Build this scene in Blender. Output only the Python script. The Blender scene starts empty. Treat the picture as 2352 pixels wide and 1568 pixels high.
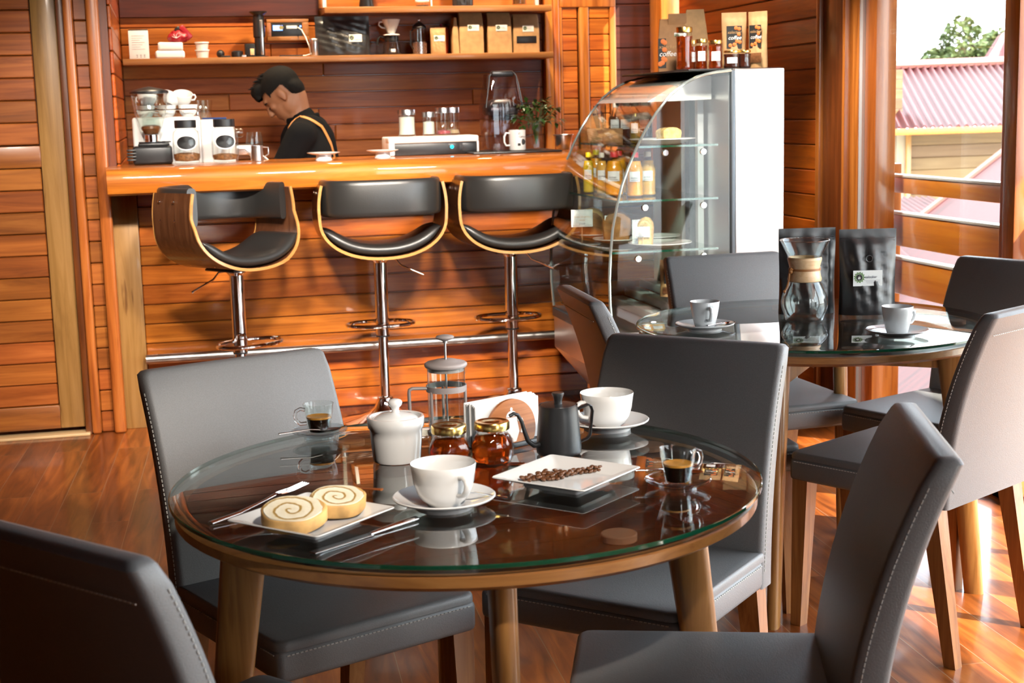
import bpy, bmesh, math, random
from mathutils import Vector, Matrix, Euler
random.seed(7)
PI = math.pi
scene = bpy.context.scene
COL = scene.collection
# ---------------------------------------------------------------- camera
cam_d = bpy.data.cameras.new('camera')
cam = bpy.data.objects.new('camera', cam_d)
COL.objects.link(cam)
PITCH, ROLL, YAW = 0.1588, -0.0256, 0.2267
fw = Vector((math.sin(YAW)*math.cos(PITCH), math.cos(YAW)*math.cos(PITCH), -math.sin(PITCH)))
rt = Vector((math.cos(YAW), -math.sin(YAW), 0)); up = rt.cross(fw)
r2 = math.cos(ROLL)*rt + math.sin(ROLL)*up
u2 = -math.sin(ROLL)*rt + math.cos(ROLL)*up
cam.matrix_world = Matrix(((r2.x, u2.x, -fw.x, 0), (r2.y, u2.y, -fw.y, 0), (r2.z, u2.z, -fw.z, 1.3684), (0, 0, 0, 1)))
cam_d.sensor_width = 36.0
cam_d.lens = 3355.5/2352*36
cam_d.clip_start = 0.05; cam_d.clip_end = 300
cam_d.dof.use_dof = True; cam_d.dof.focus_distance = 3.4; cam_d.dof.aperture_fstop = 9.0
scene.camera = cam
# ---------------------------------------------------------------- world, sun, exposure
world = bpy.data.worlds.new('sky'); scene.world = world; world.use_nodes = True
wn = world.node_tree.nodes; wl = world.node_tree.links; wn.clear()
w_out = wn.new('ShaderNodeOutputWorld'); w_bg = wn.new('ShaderNodeBackground')
w_tc = wn.new('ShaderNodeTexCoord'); w_n = wn.new('ShaderNodeTexNoise'); w_r = wn.new('ShaderNodeValToRGB')
w_n.inputs['Scale'].default_value = 3.0; w_n.inputs['Detail'].default_value = 6
w_r.color_ramp.elements[0].position = 0.42; w_r.color_ramp.elements[0].color = (0.72, 0.84, 1.0, 1)
w_r.color_ramp.elements[1].position = 0.6; w_r.color_ramp.elements[1].color = (1.0, 1.0, 1.0, 1)
wl.new(w_tc.outputs['Generated'], w_n.inputs['Vector']); wl.new(w_n.outputs['Fac'], w_r.inputs['Fac'])
wl.new(w_r.outputs['Color'], w_bg.inputs['Color']); wl.new(w_bg.outputs['Background'], w_out.inputs['Surface'])
w_bg.inputs['Strength'].default_value = 4.0
sun_d = bpy.data.lights.new('sun', 'SUN'); sun = bpy.data.objects.new('sun', sun_d); COL.objects.link(sun)
sun_d.energy = 7.0; sun_d.angle = math.radians(0.6); sun_d.color = (1.0, 0.93, 0.82)
SUN_EL = math.radians(41); SUN_AZ = math.radians(-45)
sun_dir = Vector((math.cos(SUN_EL)*math.cos(SUN_AZ), math.cos(SUN_EL)*math.sin(SUN_AZ), math.sin(SUN_EL)))
sun.rotation_euler = sun_dir.to_track_quat('Z', 'Y').to_euler()
sun.location = (6, -4, 6)
scene.view_settings.view_transform = 'Standard'; scene.view_settings.look = 'None'
scene.view_settings.gamma = 1.0; scene.view_settings.use_curve_mapping = False
scene.view_settings.exposure = 1.5
cy = scene.cycles
cy.max_bounces = 10; cy.diffuse_bounces = 1; cy.glossy_bounces = 5; cy.transmission_bounces = 8; cy.transparent_max_bounces = 24
cy.caustics_reflective = False; cy.caustics_refractive = False; cy.sample_clamp_indirect = 6.0
cy.use_denoising = True

def portal(name, loc, rot, sx, sy):
    d = bpy.data.lights.new(name, 'AREA'); d.shape = 'RECTANGLE'; d.size = sx; d.size_y = sy; d.cycles.is_portal = True
    o = bpy.data.objects.new(name, d); COL.objects.link(o); o.location = loc; o.rotation_euler = rot
portal('window_portal', (2.66, 2.85, 1.27), (0, PI/2, 0), 2.4, 5.2)
portal('front_window_portal', (2.27, -1.26, 1.5), (PI/2, 0, 0), .8, 2.1)
def spot(name, loc, target, energy, size, color, blend=0.6, soft=.04):
    d = bpy.data.lights.new(name, 'SPOT'); d.energy = energy; d.spot_size = math.radians(size); d.spot_blend = blend
    d.color = color; d.shadow_soft_size = soft
    o = bpy.data.objects.new(name, d); COL.objects.link(o); o.location = loc
    o.rotation_euler = (Vector(loc)-Vector(target)).to_track_quat('Z', 'Y').to_euler()

# ---------------------------------------------------------------- mesh builder
class MB:
    def __init__(s): s.v = []; s.f = []
    def add(s, vs, fs, T=None):
        b = len(s.v)
        for p in vs:
            p = Vector(p)
            s.v.append(tuple(T @ p) if T is not None else tuple(p))
        s.f += [tuple(i+b for i in q) for q in fs]
        return s
    def box(s, x0, x1, y0, y1, z0, z1, T=None):
        vs = [(x, y, z) for z in (z0, z1) for y in (y0, y1) for x in (x0, x1)]
        return s.add(vs, [(0, 2, 3, 1), (4, 5, 7, 6), (0, 1, 5, 4), (2, 6, 7, 3), (0, 4, 6, 2), (1, 3, 7, 5)], T)
    def bm(s, b, T=None):
        b.verts.ensure_lookup_table(); b.verts.index_update()
        s.add([v.co for v in b.verts], [[v.index for v in f.verts] for f in b.faces], T); b.free(); return s
    def rbox(s, x0, x1, y0, y1, z0, z1, r=0.005, seg=2, T=None):
        b = bmesh.new(); bmesh.ops.create_cube(b, size=1)
        for v in b.verts: v.co = ((x0+x1)/2+v.co.x*(x1-x0), (y0+y1)/2+v.co.y*(y1-y0), (z0+z1)/2+v.co.z*(z1-z0))
        r = min(r, abs(x1-x0)*.49, abs(y1-y0)*.49, abs(z1-z0)*.49)
        bmesh.ops.bevel(b, geom=list(b.edges), offset=r, segments=seg, profile=0.5, affect='EDGES')
        return s.bm(b, T)
    def lathe(s, prof, n=32, T=None, close=False):
        # prof: (radius, z) from start to end; a radius of 0 makes a pole
        vs = []; fs = []; rows = []
        for r, z in prof:
            if r < 1e-6: rows.append([len(vs)]); vs.append((0, 0, z))
            else:
                rows.append(list(range(len(vs), len(vs)+n)))
                vs += [(r*math.cos(2*PI*k/n), r*math.sin(2*PI*k/n), z) for k in range(n)]
        pr = list(zip(rows, rows[1:]))
        if close: pr.append((rows[-1], rows[0]))
        for a, b in pr:
            for k in range(n):
                k2 = (k+1) % n
                if len(a) == 1 and len(b) == 1: continue
                if len(a) == 1: fs.append((a[0], b[k2], b[k]))
                elif len(b) == 1: fs.append((a[k], a[k2], b[0]))
                else: fs.append((a[k], a[k2], b[k2], b[k]))
        return s.add(vs, fs, T)
    def loft(s, rings, T=None, caps=True, closed=False):
        n = len(rings[0]); vs = [p for r in rings for p in r]; fs = []
        m = len(rings)
        for i in range(m if closed else m-1):
            a, b = i*n, ((i+1) % m)*n
            for k in range(n): fs.append((a+k, a+(k+1) % n, b+(k+1) % n, b+k))
        if caps and not closed: fs += [tuple(range(n))[::-1], tuple((m-1)*n+k for k in range(n))]
        return s.add(vs, fs, T)
    def tube(s, pts, r, n=10, T=None, closed=False, flat=None):
        pts = [Vector(p) for p in pts]; m = len(pts); rings = []
        rs = r if isinstance(r, (list, tuple)) else [r]*m
        ref = None
        for i, p in enumerate(pts):
            a = pts[i-1] if (i > 0 or closed) else p
            b = pts[(i+1) % m] if (i < m-1 or closed) else p
            t = (b-a).normalized()
            if ref is None:
                ref = Vector((0, 0, 1)) if abs(t.z) < .9 else Vector((1, 0, 0))
            u = (ref-t*ref.dot(t))
            if u.length < 1e-5: u = Vector((1, 0, 0))-t*t.x
            u.normalize(); w = t.cross(u); ref = u
            fu, fw_ = flat if flat else (1, 1)
            rings.append([p+u*rs[i]*fu*math.cos(2*PI*k/n)+w*rs[i]*fw_*math.sin(2*PI*k/n) for k in range(n)])
        return s.loft(rings, T, True, closed)
    def ball(s, c, r, n=16, m=10, T=None):
        rx, ry, rz = r if isinstance(r, (list, tuple)) else (r, r, r)
        b = MB(); b.lathe([(math.sin(PI*i/m), -math.cos(PI*i/m)) for i in range(m+1)], n)
        return s.add([(c[0]+x*rx, c[1]+y*ry, c[2]+z*rz) for x, y, z in b.v], b.f, T)
    def prism(s, poly, y0, y1, T=None):
        # poly of (x, z) extruded along y
        n = len(poly); vs = [(x, y0, z) for x, z in poly]+[(x, y1, z) for x, z in poly]
        fs = [tuple(range(n)), tuple(range(2*n-1, n-1, -1))]+[(i, n+i, n+(i+1) % n, (i+1) % n) for i in range(n)]
        return s.add(vs, fs, T)
    def grid(s, fn, nu, nv, T=None):
        vs = [fn(i/nu, j/nv) for j in range(nv+1) for i in range(nu+1)]
        fs = [(j*(nu+1)+i, j*(nu+1)+i+1, (j+1)*(nu+1)+i+1, (j+1)*(nu+1)+i) for j in range(nv) for i in range(nu)]
        return s.add(vs, fs, T)

def fix_normals(me):
    b = bmesh.new(); b.from_mesh(me); bmesh.ops.recalc_face_normals(b, faces=b.faces); b.to_mesh(me); b.free()
def obj(name, mb, mat, parent=None, loc=None, rot=None, smooth=35, recalc=True):
    me = bpy.data.meshes.new(name); me.from_pydata(mb.v, [], mb.f); me.update()
    if recalc: fix_normals(me)
    for m in (mat if isinstance(mat, (list, tuple)) else [mat]): me.materials.append(m)
    if smooth:
        me.polygons.foreach_set('use_smooth', [True]*len(me.polygons))
        me.set_sharp_from_angle(angle=math.radians(smooth))
    o = bpy.data.objects.new(name, me); COL.objects.link(o)
    if parent: o.parent = parent
    if loc: o.location = loc
    if rot: o.rotation_euler = rot
    return o
def tag(o, label, cat, group=None, kind=None):
    o['label'] = label; o['category'] = cat
    if group: o['group'] = group
    if kind: o['kind'] = kind
    return o
def thing(name, label, cat, loc=(0, 0, 0), rz=0, group=None):
    o = bpy.data.objects.new(name, None); COL.objects.link(o); o.empty_display_size = .1
    o.location = loc; o.rotation_euler = (0, 0, rz)
    return tag(o, label, cat, group)
def struct(name, mb, mat, smooth=35):
    o = obj(name, mb, mat, smooth=smooth); o['kind'] = 'structure'; return o
def dup(src, loc, rz, label, group=None):
    def rec(o, par):
        c = o.copy(); COL.objects.link(c)
        if par: c.parent = par
        for ch in o.children: rec(ch, c)
        return c
    c = rec(src, None); c.location = loc; c.rotation_euler = (0, 0, rz); c['label'] = label
    if group: c['group'] = group
    return c
def TR(loc=(0, 0, 0), rot=(0, 0, 0)): return Matrix.Translation(loc) @ Euler(rot).to_matrix().to_4x4()
def text(name, body, size, mat, parent, loc, rot=(PI/2, 0, 0), shear=0.0, align='LEFT', ext=0.0002):
    c = bpy.data.curves.new(name, 'FONT'); c.body = body; c.size = size; c.shear = shear; c.extrude = ext
    c.align_x = align; c.resolution_u = 3; c.materials.append(mat)
    tmp = bpy.data.objects.new(name, c); COL.objects.link(tmp)
    dg = bpy.context.evaluated_depsgraph_get(); me = bpy.data.meshes.new_from_object(tmp.evaluated_get(dg))
    bpy.data.objects.remove(tmp); bpy.data.curves.remove(c)
    if not me.materials: me.materials.append(mat)
    o = bpy.data.objects.new(name, me); COL.objects.link(o); o.parent = parent; o.location = loc; o.rotation_euler = rot
    return o

# ---------------------------------------------------------------- materials
def nmat(name):
    m = bpy.data.materials.new(name); m.use_nodes = True; nt = m.node_tree; nt.nodes.clear()
    out = nt.nodes.new('ShaderNodeOutputMaterial'); return m, nt, out
def setp(b, **k):
    for key, v in k.items():
        b.inputs[key].default_value = v
def plain(name, col, rough=.5, metal=0, coat=0, spec=.5, noise=0, nscale=40, bump=0, trans=0, emit=None, es=1, ior=1.5, sss=0):
    m, nt, out = nmat(name); b = nt.nodes.new('ShaderNodeBsdfPrincipled')
    nt.links.new(b.outputs[0], out.inputs['Surface'])
    c4 = (*col, 1)
    setp(b, **{'Base Color': c4, 'Roughness': rough, 'Metallic': metal, 'Coat Weight': coat, 'Coat Roughness': .08,
               'Specular IOR Level': spec, 'Transmission Weight': trans, 'IOR': ior})
    if sss: setp(b, **{'Subsurface Weight': sss, 'Subsurface Radius': (.02, .01, .005)})
    if emit: setp(b, **{'Emission Color': (*emit, 1), 'Emission Strength': es})
    if noise or bump:
        tc = nt.nodes.new('ShaderNodeTexCoord'); n = nt.nodes.new('ShaderNodeTexNoise')
        n.inputs['Scale'].default_value = nscale; n.inputs['Detail'].default_value = 5
        nt.links.new(tc.outputs['Object'], n.inputs['Vector'])
        if noise:
            r = nt.nodes.new('ShaderNodeValToRGB')
            r.color_ramp.elements[0].position = .35; r.color_ramp.elements[1].position = .68
            r.color_ramp.elements[0].color = (*[x*(1-noise) for x in col], 1)
            r.color_ramp.elements[1].color = (*[min(1, x*(1+noise)) for x in col], 1)
            nt.links.new(n.outputs['Fac'], r.inputs['Fac']); nt.links.new(r.outputs['Color'], b.inputs['Base Color'])
        if bump:
            bp = nt.nodes.new('ShaderNodeBump'); bp.inputs['Strength'].default_value = bump; bp.inputs['Distance'].default_value = .002
            nt.links.new(n.outputs['Fac'], bp.inputs['Height']); nt.links.new(bp.outputs['Normal'], b.inputs['Normal'])
    return m
def glass(name, tint=(1, 1, 1), ior=1.5, rough=0.0, absorb=0.0):
    # thin clear sheet: Fresnel reflection over a straight see-through
    m, nt, out = nmat(name)
    t = nt.nodes.new('ShaderNodeBsdfTransparent'); g = nt.nodes.new('ShaderNodeBsdfGlossy')
    f = nt.nodes.new('ShaderNodeFresnel'); mx = nt.nodes.new('ShaderNodeMixShader')
    t.inputs['Color'].default_value = (*tint, 1); g.inputs['Roughness'].default_value = rough
    f.inputs['IOR'].default_value = ior
    geo = nt.nodes.new('ShaderNodeNewGeometry'); mm = nt.nodes.new('ShaderNodeMath'); mm.operation = 'MULTIPLY'
    sub = nt.nodes.new('ShaderNodeMath'); sub.operation = 'SUBTRACT'; sub.inputs[0].default_value = 1.0
    # both faces of a sheet reflect the same way, so the back face uses the same Fresnel as the front
    fb = nt.nodes.new('ShaderNodeLayerWeight'); fb.inputs['Blend'].default_value = .5
    del_ = None
    nt.nodes.remove(mm); nt.nodes.remove(sub); nt.nodes.remove(geo); nt.nodes.remove(f)
    # facing -> Schlick
    p = nt.nodes.new('ShaderNodeMath'); p.operation = 'POWER'; p.inputs[1].default_value = 5.0
    r0 = ((ior-1)/(ior+1))**2
    ma = nt.nodes.new('ShaderNodeMath'); ma.operation = 'MULTIPLY_ADD'; ma.inputs[1].default_value = 1-r0; ma.inputs[2].default_value = r0
    nt.links.new(fb.outputs['Facing'], p.inputs[0]); nt.links.new(p.outputs[0], ma.inputs[0])
    nt.links.new(ma.outputs[0], mx.inputs['Fac']); nt.links.new(t.outputs[0], mx.inputs[1]); nt.links.new(g.outputs[0], mx.inputs[2])
    nt.links.new(mx.outputs[0], out.inputs['Surface'])
    return m
def wood(name, dark, mid, light, axis='X', rough=.28, coat=.6, freq=1.0, vary=.24, knots=.25, bump=.15, hue=.007, spec=.5, coatr=.1):
    m, nt, out = nmat(name); N = nt.nodes; L = nt.links
    b = N.new('ShaderNodeBsdfPrincipled'); L.new(b.outputs[0], out.inputs['Surface'])
    setp(b, **{'Roughness': rough, 'Coat Weight': coat, 'Coat Roughness': coatr, 'Specular IOR Level': spec})
    tc = N.new('ShaderNodeTexCoord'); geo = N.new('ShaderNodeNewGeometry')
    off = N.new('ShaderNodeVectorMath'); off.operation = 'MULTIPLY_ADD'; off.inputs[1].default_value = (17.3, 9.1, 23.7)
    L.new(geo.outputs['Random Per Island'], off.inputs[0]); L.new(tc.outputs['Object'], off.inputs[2])
    mp = N.new('ShaderNodeMapping'); L.new(off.outputs[0], mp.inputs['Vector'])
    st = {'X': (1.6, 26, 26), 'Y': (26, 1.6, 26), 'Z': (26, 26, 1.6)}[axis]
    mp.inputs['Scale'].default_value = [v*freq for v in st]
    n1 = N.new('ShaderNodeTexNoise'); n1.inputs['Scale'].default_value = 1.0; n1.inputs['Detail'].default_value = 7
    n1.inputs['Roughness'].default_value = .62; n1.inputs['Distortion'].default_value = .9
    L.new(mp.outputs[0], n1.inputs['Vector'])
    r = N.new('ShaderNodeValToRGB'); e = r.color_ramp.elements
    e[0].position = .3; e[0].color = (*dark, 1); e[1].position = .72; e[1].color = (*light, 1)
    x = e.new(.5); x.color = (*mid, 1)
    L.new(n1.outputs['Fac'], r.inputs['Fac'])
    # dark streaky flecks
    mp2 = N.new('ShaderNodeMapping'); L.new(off.outputs[0], mp2.inputs['Vector'])
    st2 = {'X': (2.2, 14, 14), 'Y': (14, 2.2, 14), 'Z': (14, 14, 2.2)}[axis]
    mp2.inputs['Scale'].default_value = [v*freq for v in st2]
    n2 = N.new('ShaderNodeTexNoise'); n2.inputs['Scale'].default_value = 1.3; n2.inputs['Detail'].default_value = 3
    L.new(mp2.outputs[0], n2.inputs['Vector'])
    r2_ = N.new('ShaderNodeValToRGB'); r2_.color_ramp.elements[0].position = .68; r2_.color_ramp.elements[0].color = (0, 0, 0, 1)
    r2_.color_ramp.elements[1].position = .74; r2_.color_ramp.elements[1].color = (knots, knots, knots, 1)
    L.new(n2.outputs['Fac'], r2_.inputs['Fac'])
    mx = N.new('ShaderNodeMixRGB'); mx.blend_type = 'MULTIPLY'; mx.inputs[2].default_value = (.25, .12, .06, 1)
    L.new(r2_.outputs[0], mx.inputs[0]); L.new(r.outputs[0], mx.inputs[1])
    hs = N.new('ShaderNodeHueSaturation')
    mr = N.new('ShaderNodeMapRange'); mr.inputs[3].default_value = 1-vary; mr.inputs[4].default_value = 1+vary
    L.new(geo.outputs['Random Per Island'], mr.inputs[0]); L.new(mr.outputs[0], hs.inputs['Value'])
    wn_ = N.new('ShaderNodeTexWhiteNoise'); wn_.noise_dimensions = '1D'; L.new(geo.outputs['Random Per Island'], wn_.inputs['W'])
    mh = N.new('ShaderNodeMapRange'); mh.inputs[3].default_value = .5-hue; mh.inputs[4].default_value = .5+hue
    L.new(wn_.outputs['Value'], mh.inputs[0]); L.new(mh.outputs[0], hs.inputs['Hue'])
    L.new(mx.outputs[0], hs.inputs['Color']); L.new(hs.outputs[0], b.inputs['Base Color'])
    if bump:
        bp = N.new('ShaderNodeBump'); bp.inputs['Strength'].default_value = bump; bp.inputs['Distance'].default_value = .004
        L.new(n2.outputs['Fac'], bp.inputs['Height']); L.new(bp.outputs['Normal'], b.inputs['Normal'])
        L.new(bp.outputs['Normal'], b.inputs['Coat Normal'])
    return m
M = {}
M['board'] = wood('varnished orange boards', (0.24, 0.05, 0.005), (0.47, 0.12, 0.013), (0.66, 0.2, 0.033), 'X')
M['board_back'] = wood('brown boards', (.20, .045, .006), (.34, .09, .012), (.46, .14, .024), 'X', rough=.5, coat=.1, spec=.25)
M['board_dark'] = wood('dark boards', (.03, .006, .003), (.06, .012, .005), (.09, .02, .008), 'X', rough=.4, coat=.3)
M['board_left'] = wood('door boards', (0.2, 0.05, 0.008), (0.36, 0.098, 0.016), (0.5, 0.155, 0.03), 'X', rough=.35, coat=.35)
M['board_y'] = wood('side boards', (.32, .055, .004), (.58, .115, .007), (.74, .18, .016), 'Y', rough=.32, coat=.4)
M['post'] = wood('upright timber', (0.26, 0.065, 0.009), (0.46, 0.135, 0.022), (0.6, 0.21, 0.042), 'Z', rough=.3, coat=.5)
M['post_tan'] = wood('tan stile timber', (0.26, 0.115, 0.03), (0.4, 0.19, 0.055), (0.5, 0.25, 0.085), 'Z', rough=.35, coat=.3, knots=.7)
M['post_dark'] = wood('dark upright timber', (.08, .018, .005), (.15, .035, .008), (.24, .06, .012), 'Z', rough=.35, coat=.4)
M['counter'] = wood('countertop timber', (0.3, 0.07, 0.007), (0.52, 0.14, 0.013), (0.68, 0.22, 0.03), 'X', rough=.45, coat=.7, vary=.05, coatr=.03, spec=.2)
M['shelf'] = wood('shelf timber', (.20, .07, .02), (.32, .12, .035), (.40, .17, .055), 'X', rough=.4, coat=.3, vary=.1)
M['rail_y'] = wood('orange railing timber', (.62, .16, .012), (.78, .23, .02), (.82, .29, .035), 'Y', rough=.35, coat=.4, vary=.1)
M['leg'] = wood('chair leg timber', (.20, .075, .018), (.32, .13, .033), (.42, .19, .055), 'Z', rough=.4, coat=.35, freq=1.6, vary=.1, knots=.3)
M['table_rim'] = wood('table rim timber', (.26, .10, .028), (.38, .16, .045), (.46, .21, .065), 'X', rough=.35, coat=.4, vary=.05, knots=.1)
M['table_top'] = wood('dark table planks', (0.014, 0.0045, 0.0015), (0.024, 0.008, 0.003), (0.035, 0.013, 0.005), 'X', rough=.4, coat=.2, vary=.3, knots=.1)
M['walnut'] = wood('walnut ply', (.045, .014, .006), (.085, .028, .012), (.12, .045, .02), 'Z', rough=.3, coat=.5, freq=2, vary=.05, knots=.1)
M['ply_edge'] = wood('pale ply edge', (.45, .20, .05), (.55, .26, .07), (.62, .32, .1), 'X', rough=.35, coat=.4, vary=.03, knots=0)
M['pale_wood'] = wood('pale turned wood', (.62, .36, .16), (.74, .47, .24), (.82, .57, .32), 'X', rough=.4, coat=.2, freq=2.5, vary=.03, knots=.1)
M['disc_wood'] = wood('red brown wood', (.28, .08, .02), (.44, .15, .045), (.52, .20, .07), 'X', rough=.4, coat=.3, freq=3, vary=.03, knots=.2)
M['leather'] = plain('grey leather', (.19, .186, .186), .45, spec=.5, noise=.06, nscale=9, bump=.25)
def _leather():
    nt = M['leather'].node_tree
    for n in nt.nodes:
        if n.type == 'TEX_NOISE': n.inputs['Scale'].default_value = 420
_leather()
M['stitch'] = plain('pale thread', (.62, .6, .56), .7)
M['black_leather'] = plain('black vinyl', (.022, .021, .020), .36, spec=.75, bump=.15, nscale=300)
M['chrome'] = plain('chrome', (.82, .82, .82), .06, metal=1)
M['steel'] = plain('brushed steel', (.55, .55, .55), .28, metal=1)
M['steel_light'] = plain('stainless sheet', (.78, .77, .76), .30, metal=1, noise=.03, nscale=3)
M['rail_metal'] = plain('worn steel tube', (.42, .40, .38), .32, metal=1, noise=.15, nscale=18)
M['alu_dark'] = plain('grey aluminium', (.10, .12, .14), .4, metal=.6)
M['alu'] = plain('white aluminium', (.72, .74, .76), .35, metal=.3)
M['porcelain'] = plain('white porcelain', (.83, .81, .79), .12, coat=.6, spec=.5)
M['white'] = plain('white plastic', (.78, .77, .75), .35)
M['paper'] = plain('white paper', (.84, .83, .82), .8)
M['grey_print'] = plain('grey print', (.35, .35, .36), .8)
M['black'] = plain('black plastic', (.012, .012, .013), .35)
M['black_matte'] = plain('black matte metal', (.035, .036, .038), .36, metal=.5, noise=.05)
M['black_foil'] = plain('black foil pouch', (.016, .016, .017), .34, spec=.7, bump=.3, nscale=14)
M['kraft'] = plain('kraft paper', (.46, .26, .11), .65, noise=.12, nscale=30)
M['kraft_dark'] = plain('brown kraft paper', (.30, .15, .06), .7, noise=.12, nscale=30)
M['ink'] = plain('black ink', (.01, .01, .01), .6)
M['ink_grey'] = plain('blue grey ink', (.2, .2, .25), .6)
M['ink_orange'] = plain('orange ink', (.75, .38, .15), .6)
M['green'] = plain('leaf green print', (.10, .22, .04), .6)
M['olive'] = plain('olive print', (.30, .24, .05), .6)
M['coffee'] = plain('coffee', (.012, .005, .003), .1)
M['crema'] = plain('crema', (.50, .22, .035), .35, noise=.25, nscale=60)
M['bean'] = plain('roasted beans', (.15, .06, .024), .3, spec=.6, noise=.3, nscale=80)
M['honey'] = plain('honey', (.55, .075, .006), .05, trans=.85, ior=1.45)
M['honey_dark'] = plain('dark syrup', (.05, .012, .006), .1)
M['gold'] = plain('gold lid', (.80, .56, .18), .22, metal=1)
M['plastic_grey'] = plain('taupe plastic', (.34, .29, .28), .45)
M['glass'] = glass('clear glass', (.96, .98, .97))
M['glass_pane'] = glass('window glass', (.97, .99, .98), 1.45)
M['glass_case'] = glass('display glass', (.96, .99, .98), 1.5)
M['glass_top'] = glass('table glass', (.90, .95, .92), 2.9)
M['glass_edge'] = plain('green glass edge', (.004, .07, .035), .05, trans=.2, spec=.8)
M['glass_thick'] = plain('solid glass', (1, 1, 1), 0.0, trans=1.0, ior=1.45)
M['glass_shelf'] = glass('shelf glass', (.90, .98, .95), 1.5)
M['edge_strip'] = plain('polished glass edge', (.42, .50, .50), .08, metal=.7)
# ================================================================ setting
def floor_mat():
    m, nt, out = nmat('varnished parquet'); N = nt.nodes; L = nt.links
    b = N.new('ShaderNodeBsdfPrincipled'); L.new(b.outputs[0], out.inputs['Surface'])
    setp(b, **{'Roughness': .34, 'Coat Weight': .35, 'Coat Roughness': .1, 'Specular IOR Level': .3})
    tc = N.new('ShaderNodeTexCoord'); mp = N.new('ShaderNodeMapping'); mp.inputs['Rotation'].default_value = (0, 0, math.radians(-87))
    mp.inputs['Location'].default_value = (.3, .045, 0)
    L.new(tc.outputs['Object'], mp.inputs['Vector'])
    br = N.new('ShaderNodeTexBrick'); br.offset = .37; br.offset_frequency = 2
    br.inputs['Scale'].default_value = 1.0; br.inputs['Brick Width'].default_value = 1.15; br.inputs['Row Height'].default_value = .128
    br.inputs['Mortar Size'].default_value = .0011; br.inputs['Mortar Smooth'].default_value = .2; br.inputs['Bias'].default_value = .0
    br.inputs['Color1'].default_value = (.10, .10, .10, 1); br.inputs['Color2'].default_value = (.95, .95, .95, 1)
    br.inputs['Mortar'].default_value = (.5, .5, .5, 1)
    L.new(mp.outputs[0], br.inputs['Vector'])
    off = N.new('ShaderNodeVectorMath'); off.operation = 'MULTIPLY_ADD'; off.inputs[1].default_value = (11, 7, 3)
    L.new(br.outputs['Color'], off.inputs[0]); L.new(mp.outputs[0], off.inputs[2])
    mp2 = N.new('ShaderNodeMapping'); mp2.inputs['Scale'].default_value = (1.8, 16, 1); L.new(off.outputs[0], mp2.inputs['Vector'])
    n = N.new('ShaderNodeTexNoise'); n.inputs['Scale'].default_value = 1.2; n.inputs['Detail'].default_value = 7; n.inputs['Distortion'].default_value = 1.2
    L.new(mp2.outputs[0], n.inputs['Vector'])
    r = N.new('ShaderNodeValToRGB'); e = r.color_ramp.elements
    e[0].position = .28; e[0].color = (.10, .022, .004, 1); e[1].position = .75; e[1].color = (.50, .145, .025, 1)
    x = e.new(.5); x.color = (.27, .066, .011, 1)
    L.new(n.outputs['Fac'], r.inputs['Fac'])
    hs = N.new('ShaderNodeHueSaturation'); mr = N.new('ShaderNodeMapRange'); mr.inputs[3].default_value = .62; mr.inputs[4].default_value = 1.3
    sx = N.new('ShaderNodeSeparateColor'); L.new(br.outputs['Color'], sx.inputs[0]); L.new(sx.outputs[0], mr.inputs[0])
    L.new(mr.outputs[0], hs.inputs['Value']); L.new(r.outputs[0], hs.inputs['Color'])
    mx = N.new('ShaderNodeMixRGB'); mx.inputs[2].default_value = (.34, .2, .12, 1)
    L.new(br.outputs['Fac'], mx.inputs[0]); L.new(hs.outputs[0], mx.inputs[1]); L.new(mx.outputs[0], b.inputs['Base Color'])
    n2 = N.new('ShaderNodeTexNoise'); n2.inputs['Scale'].default_value = 9; L.new(mp.outputs[0], n2.inputs['Vector'])
    bp = N.new('ShaderNodeBump'); bp.inputs['Strength'].default_value = .12; bp.inputs['Distance'].default_value = .006
    L.new(n2.outputs['Fac'], bp.inputs['Height']); L.new(bp.outputs['Normal'], b.inputs['Coat Normal']); L.new(bp.outputs['Normal'], b.inputs['Normal'])
    return m
M['floor'] = floor_mat()
XR = 2.7                     # window wall
struct('floor', MB().box(-4.1, XR+.12, -1.42, 8.2, -.1, 0), M['floor'])
struct('ceiling', MB().box(-4.1, XR+.12, -1.42, 8.2, 2.75, 2.85), M['post_dark'])
def boards_x(mb, x0, x1, y, z0, pitch, n, th=.016, gap=.0035, joints=0, r=.004):
    # horizontal boards along x, front face towards -y at y
    for k in range(n):
        a = z0+k*pitch; cuts = [x0]
        if joints:
            c = x0+random.uniform(.3, .9)*joints
            while c < x1-.25: cuts.append(c); c += random.uniform(.7, 1.3)*joints
        cuts.append(x1)
        for p, q in zip(cuts, cuts[1:]): mb.rbox(p+.0008, q-.0008, y, y+th, a+gap/2, a+pitch-gap/2, r, 1)
def boards_y(mb, y0, y1, x, z0, pitch, n, sgn, th=.016, gap=.0035):
    # boards along y, visible face towards sgn*x at x
    for k in range(n):
        a = z0+k*pitch; xa, xb = (x, x-sgn*th); mb.rbox(min(xa, xb), max(xa, xb), y0, y1, a+gap/2, a+pitch-gap/2, .004, 1)
P_ = .0868
# back wall of the bar
b = MB(); boards_x(b, -.2, 2.06, 7.985, .0, P_, 32, joints=1.6)
w = struct('wall_back', b, M['board_back'])
struct('wall_back.001', MB().box(-.3, XR+.12, 8.001, 8.12, 0, 2.75), M['post_dark'])
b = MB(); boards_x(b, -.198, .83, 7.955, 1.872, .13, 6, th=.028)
struct('wall_back.002', b, M['board_dark'])  # darker boards across the upper left of the back wall
# left side wall of the niche
b = MB(); boards_y(b, 6.66, 7.98, -.2, .0, P_*1.12, 28, 1)
struct('wall_niche', b, M['board_y'])
struct('wall_niche.001', MB().box(-.34, -.2165, 6.62, 8.12, 0, 2.75), M['post_dark'])
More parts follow.
